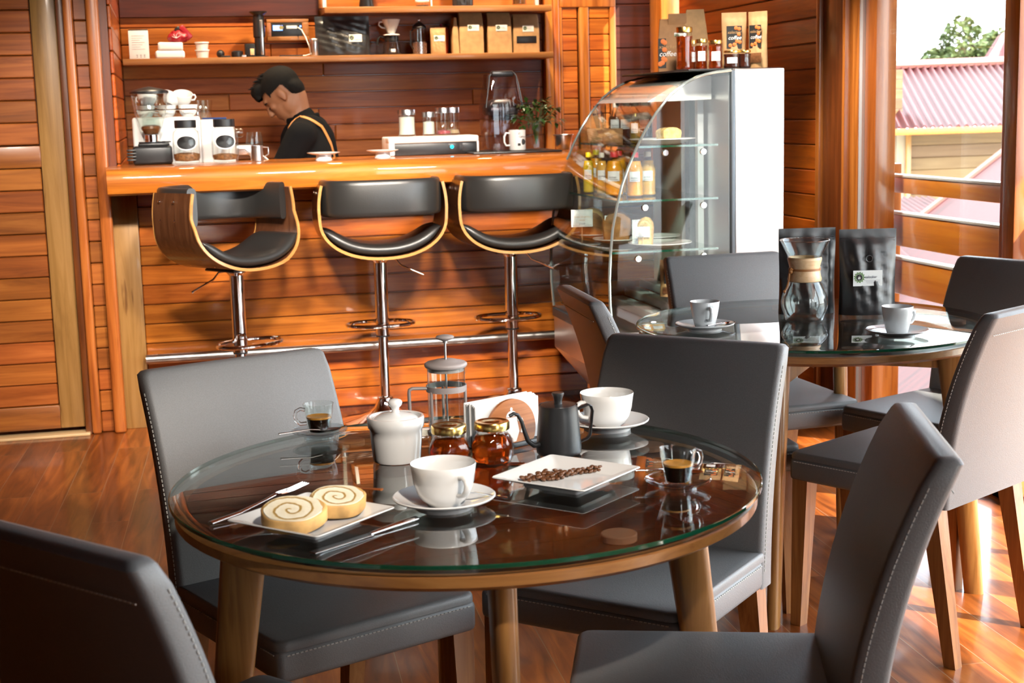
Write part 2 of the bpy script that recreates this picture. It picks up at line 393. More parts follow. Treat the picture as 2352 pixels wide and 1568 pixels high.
# wall left of the bar : trims, narrow board column, then a boarded door
b = MB().rbox(-.392, -.352, 6.515, 6.58, 0, 2.75, .012, 3); struct('trim_1', b, M['post'])
b = MB().rbox(-.298, -.246, 6.50, 6.62, 0, 2.75, .012, 3); struct('trim_2', b, M['post'])
b = MB(); boards_x(b, -.352, -.298, 6.55, .0, .0935, 29); struct('wall_left', b, M['board_left'])
struct('wall_left.001', MB().box(-4.1, -.246, 6.62, 6.74, 0, 2.75), M['post_dark'])
struct('trim_3', MB().rbox(-.42, -.392, 6.53, 6.60, 0, 2.75, .004, 2), M['post_dark'])
dr = MB(); d0 = -1.18; d1 = -.422
dr.rbox(-.525, d1, 6.56, 6.60, .03, 2.6, .006, 2); 
door = struct('door_1', dr, M['post_tan'])
b = MB()
boards_x(b, d0, -.528, 6.566, .135, .0935, 11); boards_x(b, d0, -.528, 6.566, 1.262, .0935, 14)
obj('panel', b, M['board_left'], door)
b = MB(); b.rbox(d0, -.524, 6.558, 6.60, .03, .133, .005, 2); b.rbox(d0, -.524, 6.558, 6.60, 1.166, 1.258, .005, 2)
obj('rail', b, M['board_left'], door)
struct('door_1_light_strip', MB().rbox(-1.3, -.40, 6.50, 6.60, 0.0, .012, .003), M['pale_wood'])  # pale strip standing for the light in the gap under the door
b = MB(); boards_x(b, -4.0, -1.19, 6.57, 0, .0935, 29, joints=1.5); struct('wall_left.002', b, M['board_left'])
struct('wall_far_left', MB().box(-4.1, -4.0, -1.42, 6.74, 0, 2.75), M['post_dark'])
# right end of the niche: jamb, louvred door, dark recess
struct('trim_4', MB().rbox(2.06, 2.105, 7.93, 8.0, 0, 2.75, .006, 2), M['post'])
struct('trim_5', MB().rbox(2.108, 2.15, 7.95, 8.0, 0, 2.75, .01, 3), M['post'])
dd = MB(); dd.rbox(2.262, 2.318, 7.955, 7.995, 0, 2.3, .005, 2); dd.rbox(2.15, 2.165, 7.955, 7.995, 0, 2.3, .004, 2); dd.rbox(2.44, 2.475, 7.955, 7.995, 0, 2.3, .005, 2); dd.rbox(2.15, 2.475, 7.952, 7.995, 1.905, 2.3, .005, 2)
door2 = struct('door_2', dd, M['post'])
b = MB(); boards_x(b, 2.165, 2.254, 7.965, .02, P_, 22); boards_x(b, 2.322, 2.44, 7.965, .02, P_, 22)
obj('louvre', b, M['board'], door2)
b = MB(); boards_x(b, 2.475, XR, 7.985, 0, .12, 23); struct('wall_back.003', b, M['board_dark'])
# window wall (right)
def yw(name, y0, y1, z0, z1, mat, x0=XR, th=.12, r=.008):
    return struct(name, MB().rbox(x0, x0+th, y0, y1, z0, z1, r, 2), mat)
yw('trim_6', 7.80, 8.0, 0, 2.75, M['post'], XR-.015)
b = MB(); boards_y(b, 5.80, 7.55, XR, 0, .107, 26, -1); struct('wall_right', b, M['board_y'])
struct('wall_right.001', MB().box(XR+.018, XR+.12, 5.76, 7.55, 0, 2.75), M['post_dark'])
struct('wall_right.002', MB().box(XR+.018, XR+.12, 7.55, 7.80, 0, .95), M['board_y'])
struct('wall_right.003', MB().box(XR+.018, XR+.12, 7.55, 7.80, 2.3, 2.75), M['board_y'])
yw('trim_7', 5.765, 5.80, 0, 2.75, M['post'], XR-.022)
yw('trim_8', 5.555, 5.765, 0, 2.75, M['post_dark'], XR-.004)
yw('trim_9', 5.53, 5.555, 0, 2.75, M['post'], XR-.02)
fr = MB()
POSTS = [(5.335, 5.53), (4.31, 4.40), (2.95, 3.05), (1.6, 1.7), (.25, .35)]
for i, (a, c) in enumerate(POSTS):
    if i: fr.rbox(XR, XR+.09, a, c, 0, 2.75, .006, 2)
    else:
        fr.rbox(XR+.005, XR+.09, 5.455, c, 0, 2.75, .006, 2); fr.rbox(XR+.02, XR+.11, a, 5.43, 0, 2.75, .006, 2)
fr.rbox(XR, XR+.1, 0.25, 5.53, 0, .05, .006, 2); fr.rbox(XR, XR+.1, 0.25, 5.53, 2.42, 2.75, .006, 2)
win = struct('window_1', fr, M['post'])
obj('alu_channel', MB().box(XR+.01, XR+.03, 5.43, 5.455, .09, 2.42), M['alu'], win)
obj('pane', MB().box(XR+.05, XR+.056, 0.3, 5.35, .08, 2.43), M['glass_pane'], win)
w2 = struct('window_2', MB().rbox(XR+.02, XR+.1, 7.55, 7.56, .95, 2.3, .002), M['post'])
obj('pane', MB().box(XR+.05, XR+.056, 7.55, 7.80, .95, 2.3), M['glass_pane'], w2)
# wall behind the camera
struct('wall_front', MB().box(-4.1, 1.88, -1.42, -1.3, 0, 2.75).box(1.88, XR+.12, -1.42, -1.3, 0, .45).box(1.88, XR+.12, -1.42, -1.3, 2.5, 2.75).box(2.66, XR+.12, -1.42, -1.3, .45, 2.5), M['post_dark'])
w3 = struct('unseen_window', MB().rbox(1.88, 1.93, -1.40, -1.31, .45, 2.5, .005).rbox(2.61, 2.66, -1.40, -1.31, .45, 2.5, .005), M['post']); obj('pane', MB().box(1.93, 2.61, -1.352, -1.346, .45, 2.5), M['glass_pane'], w3)  # unseen window added to light the near chairs from behind the camera
struct('wall_right.004', MB().box(XR, XR+.12, -1.3, .25, 0, 2.75), M['post_dark'])
M['deck'] = wood('orange deck boards', (.40, .12, .015), (.56, .19, .025), (.66, .27, .05), 'Y', rough=.4, coat=.2, vary=.05, freq=.7)
# unseen eave added to keep high sun off the room, and balcony deck
struct('sun_blocking_eave', MB().box(XR+.12, XR+1.27, -6, 5.9, 2.62, 2.74), M['board_y'])
struct('balcony_floor', MB().box(XR+.12, XR+1.3, -6, 5.75, -.12, -.02), M['deck'])
# balcony railing just outside the panes
rl = thing('balcony_railing', 'orange timber balcony railing with three rails painted sunlit white on top outside the big window', 'railing', (0, 0, 0))
RX = XR+.15
for nm, zt, h in (('top_rail', 1.052, .062), ('middle_rail', .902, .125), ('bottom_rail', .722, .14)):
    k = .955 if nm else 1
    b = MB().rbox(RX, RX+.035, 3.95, 5.62, zt-h, zt, .004, 2); o_ = obj(nm, b, M['rail_y'], rl)
    obj('sunlit_white_top', MB().rbox(RX-.004, RX+.04, 3.95, 5.62, zt+.0005, zt+.012, .003), M['white'], o_)['label'] = 'white strip painted as the sunlit top face'  # sunlight on each rail top put in as a white strip
for y in (5.55, 4.30):
    obj('post', MB().rbox(RX+.042, RX+.105, y, y+.07, -.1, 1.10, .006, 2), M['post'], rl)
# ================================================================ outside
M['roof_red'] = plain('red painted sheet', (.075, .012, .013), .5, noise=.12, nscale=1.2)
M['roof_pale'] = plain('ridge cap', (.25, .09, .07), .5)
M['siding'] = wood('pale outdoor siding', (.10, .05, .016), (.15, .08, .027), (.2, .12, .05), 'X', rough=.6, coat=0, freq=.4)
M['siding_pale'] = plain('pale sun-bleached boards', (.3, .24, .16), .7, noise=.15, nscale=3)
def roof_mat(name, col, sc, ang=0.0, streak=.5):
    m, nt, out = nmat(name); N = nt.nodes; L = nt.links
    b_ = N.new('ShaderNodeBsdfPrincipled'); L.new(b_.outputs[0], out.inputs['Surface']); setp(b_, **{'Roughness': .55})
    tc = N.new('ShaderNodeTexCoord'); mp = N.new('ShaderNodeMapping'); mp.inputs['Scale'].default_value = sc; mp.inputs['Rotation'].default_value = (0, 0, ang)
    L.new(tc.outputs['UV'], mp.inputs['Vector'])
    n = N.new('ShaderNodeTexNoise'); n.inputs['Scale'].default_value = 1; n.inputs['Detail'].default_value = 5; L.new(mp.outputs[0], n.inputs['Vector'])
    r = N.new('ShaderNodeValToRGB'); r.color_ramp.elements[0].position = .36; r.color_ramp.elements[1].position = .55
    r.color_ramp.elements[0].color = (*[c*(1-streak) for c in col], 1); r.color_ramp.elements[1].color = (*col, 1)
    L.new(n.outputs['Fac'], r.inputs['Fac']); L.new(r.outputs[0], b_.inputs['Base Color'])
    return m
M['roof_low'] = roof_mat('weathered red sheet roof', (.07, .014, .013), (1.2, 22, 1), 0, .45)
def roof_sheet(name, A, B, C, D, n, amp, mat, parent, wave=True, sub=8):
    # A-B ridge, D-C eave; corrugations run down the slope
    A, B, C, D = map(Vector, (A, B, C, D)); nrm = (B-A).cross(D-A).normalized()
    if nrm.z < 0: nrm = -nrm
    nu = n*sub if wave else 24; nv = 6
    def fn(u, v):
        p = (A.lerp(B, u)).lerp(D.lerp(C, u), v)
        return p+nrm*(amp*math.sin(u*n*2*PI) if wave else 0)
    g = MB().grid(fn, nu, nv)
    k = len(g.v); g.v += [tuple(Vector(p)-nrm*.02) for p in g.v]; top = list(g.f)
    g.f += [tuple(i+k for i in q)[::-1] for q in top]
    W = nu+1
    for i in range(nu):
        g.f.append((i, i+k, i+1+k, i+1)); e = nv*W; g.f.append((e+i, e+i+1, e+i+1+k, e+i+k))
    for j in range(nv):
        g.f.append((j*W, (j+1)*W, (j+1)*W+k, j*W+k)); g.f.append((j*W+nu, j*W+nu+k, (j+1)*W+nu+k, (j+1)*W+nu))
    o = obj(name, g, mat, parent, smooth=60)
    uv = o.data.uv_layers.new(name='UVMap'); L_ = (B-A).length; S = (D-A).length; ex = (B-A).normalized(); ey = (D-A).normalized()
    for lp in o.data.loops:
        p = o.data.vertices[lp.vertex_index].co-A; uv.data[lp.index].uv = (p.dot(ey), p.dot(ex))
    return o
def house():
    t = thing('house', 'red-roofed timber house with horizontal siding seen through the big window', 'house', (8, 14, 0))
    A = Vector((-8, -14, 0))
    sh = lambda *p: tuple(Vector(p)+A)
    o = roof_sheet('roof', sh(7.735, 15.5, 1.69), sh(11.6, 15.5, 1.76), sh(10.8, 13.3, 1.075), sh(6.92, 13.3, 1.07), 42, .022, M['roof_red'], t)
    obj('ridge_cap', MB().tube([sh(7.7, 15.5, 1.72), sh(11.6, 15.5, 1.79)], .055, 8), M['roof_pale'], t)
    obj('fascia', MB().rbox(-1.06, 2.8, -.72, -.69, 1.0, 1.062, .004), M['board_y'], t)
    obj('barge_board', MB().tube([sh(6.93, 13.32, 1.02), sh(7.72, 15.5, 1.64)], .035, 6), M['post'], t)
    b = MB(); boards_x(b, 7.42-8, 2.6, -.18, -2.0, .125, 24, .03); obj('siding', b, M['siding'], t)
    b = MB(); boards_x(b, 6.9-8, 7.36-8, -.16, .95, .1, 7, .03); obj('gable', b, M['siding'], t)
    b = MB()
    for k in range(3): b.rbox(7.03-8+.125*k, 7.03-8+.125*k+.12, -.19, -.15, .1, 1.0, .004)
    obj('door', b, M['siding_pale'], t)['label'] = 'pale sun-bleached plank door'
    obj('corner_post', MB().rbox(7.385-8, 7.435-8, -.22, -.16, -1, 1.02, .006), M['post_tan'], t)
    obj('door_sill', MB().rbox(6.95-8, 7.42-8, -.24, -.15, .03, .1, .006), M['siding'], t)
    obj('wall', MB().box(6.95-8, 2.6, -.14, 1.4, -2, 1.0), M['post_dark'], t)
house()
t = thing('low_roof', 'weathered low red sheet-metal roof sloping below the balcony railing', 'roof', (6, 8, 0)); t['kind'] = 'thing'
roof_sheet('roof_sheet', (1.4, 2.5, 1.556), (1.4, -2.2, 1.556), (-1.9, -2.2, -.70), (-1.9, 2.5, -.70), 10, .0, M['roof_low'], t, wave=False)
obj('barge_flashing', MB().tube([(1.4, 2.5, 1.56), (-1.9, 2.5, -.69)], .03, 6), M['roof_pale'], t)
t = thing('lean_to_roof', 'small grey-red corrugated lean-to roof in front of the pale plank door', 'roof', (5.8, 11, 0)); t['kind'] = 'thing'
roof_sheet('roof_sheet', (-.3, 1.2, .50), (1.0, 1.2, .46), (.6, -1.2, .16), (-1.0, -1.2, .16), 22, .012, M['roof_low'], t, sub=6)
t = thing('hip_roof', 'steep red roof corner rising behind the trees at the window mullion', 'roof', (12, 19, 0)); t['kind'] = 'thing'
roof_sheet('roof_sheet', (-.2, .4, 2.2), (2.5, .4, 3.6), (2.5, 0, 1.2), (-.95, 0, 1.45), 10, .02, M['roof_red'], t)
struct('ground_outside', MB().box(XR+.9, 60, -30, 60, -3.2, -3.0), plain('outdoor ground', (.5, .46, .38), .9, noise=.2, nscale=.6))
M['leafy'] = plain('sunlit foliage', (.06, .085, .02), .6, noise=.5, nscale=2.2)
M['bark'] = plain('bark', (.14, .09, .05), .8)
def tree(label, loc, blobs, n, size, seed):
    rnd = random.Random(seed)
    t = thing('tree', label, 'tree', loc, group='trees outside the window')
    cr = MB()
    for k in range(n):
        cx, cy_, cz, rx, rz = blobs[rnd.randrange(len(blobs))]
        while True:
            d = Vector((rnd.uniform(-1, 1), rnd.uniform(-1, 1), rnd.uniform(-1, 1)))
            if .35 < d.length < 1: break
        p = Vector((cx+d.x*rx, cy_+d.y*rx, cz+d.z*rz)); s = size*rnd.uniform(.5, 1.2)
        R = Euler((rnd.uniform(-.9, .9), rnd.uniform(-.9, .9), rnd.uniform(0, 6.3))).to_matrix()
        q = [p+R @ Vector(c)*s for c in ((-.5, 0, 0), (0, -.28, .05), (.6, 0, -.08), (0, .28, .05))]
        cr.add(q, [(0, 1, 2, 3)])
    obj('crown', cr, M['leafy'], t, smooth=0, recalc=False)
    obj('trunk', MB().tube([(0, 0, -3-loc[2]), (.1, .05, blobs[0][2]-.3), (blobs[0][0], blobs[0][1], blobs[0][2])], [.16, .1, .03], 8), M['bark'], t)
tree('tall bushy green tree above the red house roof', (13.9, 24, 0), [(0, 0, 2.25, .42, .55), (-.42, 0, 1.9, .4, .32), (.35, 0, 1.9, .4, .35), (-.75, 0, 1.72, .3, .18)], 2600, .16, 1)
tree('feathery green tree beside the window mullion above the house', (14.9, 24.5, 0), [(0, 0, 2.15, .3, .42), (.3, 0, 1.9, .4, .3)], 900, .2, 2)
tree('leafy twigs at the left jamb of the big window', (6.0, 12.4, 0), [(0, 0, 2.05, .12, .12), (.0, 0, 1.78, .13, .08)], 90, .09, 3)
tree('bright foliage seen through the narrow far window', (5.2, 15, 0), [(0, 0, 2.2, .8, .9), (.6, .3, 1.7, .7, .7)], 900, .22, 4)
t = thing('timber_screen', 'sunlit upright timber screen outside, right of the window mullion', 'screen', (3.05, 4.88, 0))
obj('panel', MB().rbox(0.0, 1.2, 0, .05, -.1, 2.55, .006), wood('sunlit pale timber', (.2, .11, .04), (.26, .15, .06), (.32, .19, .09), 'Z', rough=.5, coat=.1, freq=.7, knots=.1), t)
# ================================================================ chairs
def make_chair(label):
    t = thing('dining_chair', label, 'chair', group='grey leather dining chairs around the glass tables')
    w = .21
    def slab(rows, r=.012):
        # rows: (half width, y front, y rear, z) rounded rectangle sections
        rings = []
        for hw, yf, yr, z in rows:
            pts = []
            rr = min(r, (yf-yr)/2*.98, hw*.9)
            for cx, cy_, a0 in ((hw-rr, yf-rr, 0), (-hw+rr, yf-rr, PI/2), (-hw+rr, yr+rr, PI), (hw-rr, yr+rr, 1.5*PI)):
                for k in range(4):
                    a = a0+k*PI/6; pts.append((cx+rr*math.cos(a), cy_+rr*math.sin(a), z))
            rings.append(pts)
        return MB().loft(rings)
    rows = []
    for k in range(15):
        u = k/14; z = .392+u*(.868-.392)
        yf = -.188-.030*u-.095*u**2.2
        th = .060-.012*u
        rows.append((w-.004*u, yf, yf-th, z))
    hw, yf, yr, z = rows[-1]
    rows[-1] = (hw-.002, yf-.002, yr+.002, z-.004); rows += [(hw-.008, yf-.007, yr+.006, z+.003), (hw-.02, yf-.016, yr+.014, z+.0055)]
    back = obj('backrest', slab(rows), M['leather'], t, smooth=45)
    def stitches(pts, side):
        mb = MB()
        for p, q in zip(pts, pts[1:]):
            p = Vector(p); q = Vector(q); n = max(1, int((q-p).length/.0085))
            for i in range(n):
                a = p.lerp(q, (i+.18)/n); c = p.lerp(q, (i+.82)/n); mb.tube([a, c], .0011, 5)
        return mb
    mb = MB()
    for s in (-1, 1):
        pts = [(s*(r_[0]+.0005), r_[1]-.014, r_[3]) for r_ in rows[1:14]]
        mb2 = stitches(pts, s); mb.add(mb2.v, mb2.f)
        pts = [(s*(r_[0]+.0005), r_[2]+.014, r_[3]) for r_ in rows[9:14]]
    r_ = rows[13]; mb2 = stitches([(-r_[0]+.012, r_[2]-.0006, r_[3]-.012), (r_[0]-.012, r_[2]-.0006, r_[3]-.012)], 1); mb.add(mb2.v, mb2.f)
    obj('stitching', mb, M['stitch'], back)
    g = MB().rbox(-w, w, -.20, .21, .392, .452, .012, 3)
    rings = []
    for k in range(6):
        a = k/5; s = 1-.10*a*a*a; zz = .450+.018*math.sin(a*PI/2)
        pts = []
        hw, hy = w*(1-.03*a**3), 1
        for cx, cy_, a0 in ((hw-.02, .21-.02-.012*a**3, 0), (-hw+.02, .21-.02-.012*a**3, PI/2), (-hw+.02, -.20, PI), (hw-.02, -.20, 1.5*PI)):
            for q in range(4):
                an = a0+q*PI/6; pts.append((cx+.02*math.cos(an), cy_+.02*math.sin(an), zz))
        rings.append(pts)
    g.loft(rings)
    seat = obj('seat', g, M['leather'], t, smooth=45)
    mb2 = stitches([(-w-.0006, -.19, .443), (-w-.0006, .195, .443)], 1); st = MB().add(mb2.v, mb2.f)
    for pts in ([(w+.0006, -.19, .443), (w+.0006, .195, .443)], [(-w+.015, .2106, .443), (w-.015, .2106, .443)]):
        mb2 = stitches(pts, 1); st.add(mb2.v, mb2.f)
    obj('stitching', st, M['stitch'], seat)
    for sx in (-1, 1):
        for fr_ in (1, -1):
            mb = MB()
            if fr_ > 0: top = (sx*.183, .178); bot = (sx*.192, .188)
            else: top = (sx*.183, -.195); bot = (sx*.19, -.262)
            h0, h1 = .023, .0155
            ring = lambda c, h, z: [(c[0]-h, c[1]-h, z), (c[0]+h, c[1]-h, z), (c[0]+h, c[1]+h, z), (c[0]-h, c[1]+h, z)]
            mb.loft([ring(bot, h1, 0), ring(top, h0, .395)])
            obj('leg', mb, M['leg'], t, smooth=0)
    return t
A90 = PI/2
def chair_rz(th): return th-A90        # local +y is the direction the chair faces
chair = make_chair('grey leather chair behind the front table with its pale seat back towards the bar')
chair.location = (.242, 2.706, 0); chair.rotation_euler = (0, 0, chair_rz(-1.158))
G_ = 'grey leather dining chairs around the glass tables'
for lab, x, y, th in (
    ('grey leather chair between the two tables, dark inside of its back towards the camera', .834, 2.665, -2.352),
    ('grey leather chair at the lower left corner showing its dark rear and stitched side', .075, 2.02, .70),
    ('grey leather chair at the lower right with long tilted stitched back seen edge on', .776, 2.084, 2.804),
    ('grey leather chair at the right edge turned to the back table, pale rear facing us', 1.814, 3.374, 2.098),
    ('black-looking grey leather chair on the window side of the back table', 2.181, 3.823, 3.545),
    ('grey leather chair behind the back table with its front facing us before the display case', 1.777, 4.185, -1.526),
    ('grey leather chair left of the back table seen edge on beside the display case', 1.391, 3.733, -.05)):
    dup(chair, (x, y, 0), chair_rz(th), lab, G_)
# ================================================================ tables
def make_table(label, ang):
    t = thing('round_table', label, 'table', group='round glass-topped tables')
    R = .5
    g = MB().lathe([(0, .7395), (R-.004, .7395), (R, .741), (R, .7465), (R-.022, .75), (0, .75)], 128)
    # split the sheet: flat faces and bevel are clear, the rim is green
    vs, fs = g.v, g.f
    flat = MB(); edge = MB()
    flat.lathe([(0, .75), (R-.024, .75), (R-.0015, .7472)], 128); flat.lathe([(0, .7397), (R-.003, .7397)], 128)
    edge.lathe([(R-.0015, .7472), (R, .7462), (R, .741), (R-.003, .7397)], 128)
    gl = obj('glass_top', flat, M['glass_top'], t, smooth=20); obj('glass_rim', edge, M['glass_edge'], gl)
    w = MB(); n = 8
    disc = .476
    for k in range(n):      # planks of the wooden top
        a0 = -disc+2*disc*k/n; a1 = -disc+2*disc*(k+1)/n-.0015; pts = []
        for q in range(13):
            y = a0+(a1-a0)*q/12; pts.append((math.sqrt(max(0, disc**2-y*y)), y))
        poly = pts+[(-x, y) for x, y in pts[::-1]]
        w.loft([[(x, y, .716) for x, y in poly], [(x, y, .727) for x, y in poly]])
    obj('wooden_top', w, M['table_top'], t, rot=(0, 0, math.radians(92-ang)), smooth=0)
    rim = MB().lathe([(disc-.002, .7275), (.488, .7285), (.492, .7265), (.492, .712), (.478, .703), (.40, .700), (.0, .700), (0, .7155), (disc-.002, .7155)], 128, close=True)
    obj('rim', rim, M['table_rim'], t)
    for k in range(4):
        a = math.radians(ang+90*k); T = Matrix.Rotation(a, 4, 'Z')
        mb = MB(); rings = []
        for z, rc, hw, ht in ((0, .455, .026, .016), (.35, .42, .032, .018), (.70, .375, .040, .02)):
            ring = []
            for q in range(16):
                th = 2*PI*q/16; c, s = math.cos(th), math.sin(th)
                e = 2/3.2
                ring.append((rc+hw*math.copysign(abs(c)**e, c), ht*math.copysign(abs(s)**e, s), z))
            rings.append(ring)
        mb.loft(rings, T); obj('leg', mb, M['leg'], t, smooth=50)
    for k in range(2):
        a = math.radians(ang+90*k); obj('crossbar', MB().rbox(-.37, .37, -.012, .012, .632-.0*k, .70, .004, 2, T=Matrix.Rotation(a, 4, 'Z')), M['leg'], t)
    sp = MB()
    for k in range(4):
        a = math.radians(ang+26+90*k)
        obj('spacer', MB().lathe([(0, .7275), (.026, .7275), (.0275, .729), (.0275, .738), (.026, .7394), (0, .7394)], 32, T=TR((.41*math.cos(a), .41*math.sin(a), 0))), M['spacer'], t)['label'] = 'pinkish round spacer pad under the glass'
    return t
M['spacer'] = plain('salmon pad', (.62, .27, .17), .6)
T1 = Vector((.467, 2.395, 0)); T2 = Vector((1.753, 3.798, 0))
tb = make_table('round glass-topped wooden table in front, laid with coffee, cake and honey', 266); tb.location = T1
dup(tb, T2, math.radians(233-266), 'round glass-topped wooden table behind by the window with two black coffee bags', 'round glass-topped tables')
# ================================================================ bar
bar = thing('bar_counter', 'varnished orange plank bar front with a pale corner plank on its left', 'bar counter', (.8, 6.62, 0))
O = Matrix.Translation((-.8, -6.62, 0))
b = MB(); boards_x(b, -.142, 2.35, 6.62, .024, P_, 12, joints=0); 
bb = MB(); bb.add(b.v, b.f, O); obj('front_panel', bb, M['board'], bar)
obj('plinth', MB().box(-.142, 2.35, 6.64, 6.66, 0, .03, O), M['post_dark'], bar)
obj('corner_plank', MB().rbox(-.248, -.142, 6.585, 6.64, 0, 1.046, .004, 2, O), M['post_tan'], bar)
obj('carcass', MB().box(-.2, 2.35, 6.637, 6.66, 0, 1.045, O), M['post_dark'], bar)
ct = MB()
prof = [(6.96, 1.058), (6.96, 1.150), (6.955, 1.158), (6.37, 1.160), (6.33, 1.157), (6.305, 1.147), (6.292, 1.130), (6.288, 1.11), (6.29, 1.075), (6.297, 1.055), (6.31, 1.046), (6.34, 1.045), (6.95, 1.047)]
ct.loft([[(x, y, z) for y, z in prof] for x in [-.250, -.20, 1.5, 2.05]])
o = obj('countertop', ct, M['counter']); tag(o, 'thick glossy orange wooden countertop with rounded front edge on the bar', 'countertop')
rail = thing('foot_rail', 'worn steel foot rail tube running low along the bar front', 'foot rail', (.8, 6.545, .313))
obj('tube', MB().tube([(-.945, 0, 0), (1.55, 0, 0)], .021, 18), M['rail_metal'], rail)
for x in (-.9, .1, 1.1): obj('bracket', MB().tube([(x, 0, 0), (x, .078, 0)], .009, 8), M['rail_metal'], rail)
# stools
def make_stool(label):
    t = thing('bar_stool', label, 'bar stool', group='walnut and black vinyl bar stools')
    ch = M['chrome']
    obj('base', MB().lathe([(0, .004), (.195, .004), (.2, .008), (.198, .013), (.17, .018), (.12, .027), (.075, .045), (.05, .068), (.04, .092), (.036, .10), (.036, .112), (.03, .116), (0, .116)], 48), ch, t)
    c = obj('column', MB().lathe([(.0225, .11), (.0225, .40)], 24), ch, t)
    obj('sleeve', MB().lathe([(0, .388), (.0285, .388), (.029, .392), (.029, .712), (.04, .724), (.04, .734), (0, .734)], 24), ch, t)
    obj('collar', MB().lathe([(.0295, .384), (.0305, .384), (.0305, .39), (.0295, .39)], 24, close=True), M['black'], c)
    pts = []
    for k in range(32):
        a = 2*PI*k/32; pts.append((.15*math.copysign(abs(math.cos(a))**.8, math.cos(a)), .062+.095*math.sin(a), .432))
    fr_ = obj('footrest', MB().tube(pts, .0085, 10, closed=True), ch, t)
    obj('footrest_clamp', MB().lathe([(.029, .418), (.032, .42), (.032, .446), (.029, .448)], 24), ch, fr_)
    obj('lever', MB().tube([(.01, -.02, .734), (.065, -.035, .726), (.085, -.045, .700), (.18, -.07, .655)], [.0042, .0042, .0042, .005], 8), ch, t)
    obj('seat_plate', MB().rbox(-.09, .09, -.09, .09, .734, .744, .004), M['black'], t)
    # bent ply shell : superellipse U in x-z, depth varies with height; +y is where the sitter faces
    def upt(s):
        # s -1..1 along the strip: wide rounded bottom, then arms that lean in a little at the top
        a = abs(s); zb = .750; half = .265; hb = .165; ztop = 1.062
        if a < .56:
            q = a/.56*PI/2; x = half*math.sin(q)**.92; z = zb+hb*(1-max(0, math.cos(q))**.92)
        else:
            q = (a-.56)/.44; x = half+.004*math.sin(q*PI)-.012*q*q; z = zb+hb+q*(ztop-zb-hb)
        return math.copysign(x, s) if s else 0.0, z
    ns = 48; inner = []; outer = []
    def strip(y0f, y1f, th):
        rings = []
        for i in range(ns+1):
            s = -1+2*i/ns; x, z = upt(s); x2, z2 = upt(min(1, s+.01)); x1, z1 = upt(max(-1, s-.01))
            tx, tz = x2-x1, z2-z1; L_ = math.hypot(tx, tz) or 1; nx, nz = tz/L_, -tx/L_   # outward (down / out)
            y0, y1 = y0f(abs(s)), y1f(abs(s))
            rings.append(((x, z), (x+nx*th, z+nz*th), y0, y1))
        return rings
    def yb(a): return -.165
    def yf(a): return .145-.075*max(0, min(1, (a-.2)/.5))
    R_ = strip(yb, yf, .012)
    wal = MB().loft([[(i[0], y0+.003, i[1]), (o_[0], y0+.003, o_[1]), (o_[0], y1-.003, o_[1]), (i[0], y1-.003, i[1])] for i, o_, y0, y1 in R_])
    shell = obj('shell', wal, M['walnut'], t, smooth=50)
    ed = MB()
    for sgn in (0, 1):
        ed.loft([[(i[0], (y1 if sgn else y0)-.0032, i[1]), (o_[0], (y1 if sgn else y0)-.0032, o_[1]), (o_[0], (y1 if sgn else y0)+.0032, o_[1]), (i[0], (y1 if sgn else y0)+.0032, i[1])] for i, o_, y0, y1 in R_])
    obj('pale_edge', ed, M['ply_edge'], shell, smooth=50)
    sc = MB()
    for s in (-1, 1):
        for y, z in ((-.12, 1.03), (-.03, 1.03), (-.12, .955), (-.03, .955)): sc.ball((s*.2765, y, z), (.005, .007, .007), 10, 6)
        for y in (-.10, .05): sc.ball((s*.15, y, .766), (.006, .006, .006), 10, 6)
    obj('screw', sc, M['chrome'], shell)
    # seat cushion follows the U
    rings = []
    for i in range(25):
        s = -.47+.94*i/24; x, z = upt(s); q = abs(s)/.47; x2, z2 = upt(s+.01); x1, z1 = upt(s-.01)
        tx, tz = x2-x1, z2-z1; L_ = math.hypot(tx, tz); nx, nz = -tz/L_, tx/L_
        e = max(.02, 1-q**6); th = .052*e**.5; ring = []
        yc = -.01; hy = .148*(1-.2*q**4)
        for k in range(20):
            a = 2*PI*k/20; c, sn = math.cos(a), math.sin(a)
            d = .001+th*(.5+.5*math.copysign(abs(sn)**.6, sn)); ring.append((x+nx*d, yc+hy*math.copysign(abs(c)**.45, c), z+nz*d))
        rings.append(ring)
    obj('seat_pad', MB().loft(rings), M['black_leather'], t, smooth=60)
    # back pad : wraps behind between the arms
    rings = []
    n = 40
    for i in range(n+1):
        u = i/n; a = PI*(1.0+u)          # from -x arm round the back to +x arm
        ex = .240; ey = .165
        cx = ex*math.copysign(abs(math.cos(a))**.72, math.cos(a)); cyy = -.085+ey*math.copysign(abs(math.sin(a))**.85, math.sin(a))
        # ends run forward along the arm
        dx, dy = cx, (cyy+.05)*1.6; L_ = math.hypot(dx, dy) or 1; nx, ny = dx/L_, dy/L_
        ring = []
        hh = .078; th = .022
        for k in range(16):
            b_ = 2*PI*k/16; c, sn = math.cos(b_), math.sin(b_)
            ring.append((cx+nx*th*math.copysign(abs(c)**.6, c), cyy+ny*th*math.copysign(abs(c)**.6, c), 1.006+hh*math.copysign(abs(sn)**.35, sn)))
        rings.append(ring)
    st = [( .243-.0, .03)]
    pre = [[(x, y+.125, z) for x, y, z in rings[0]]]; post = [[(x, y+.125, z) for x, y, z in rings[-1]]]
    obj('back_pad', MB().loft(pre+rings+post), M['black_leather'], t, smooth=60)
    return t
sg = 'walnut and black vinyl bar stools'
s1 = make_stool('rightmost of the three chrome bar stools, back to us, next to the display case')
s1.location = (1.465, 6.34, 0); s1.rotation_euler = (0, 0, math.radians(4))
dup(s1, (.880, 6.35, 0), 0, 'chrome bar stool in the middle of the three with its rounded back to us', sg)
dup(s1, (.248, 6.12, 0), math.radians(-142), 'chrome bar stool on the left turned sideways showing its screwed walnut arm', sg)
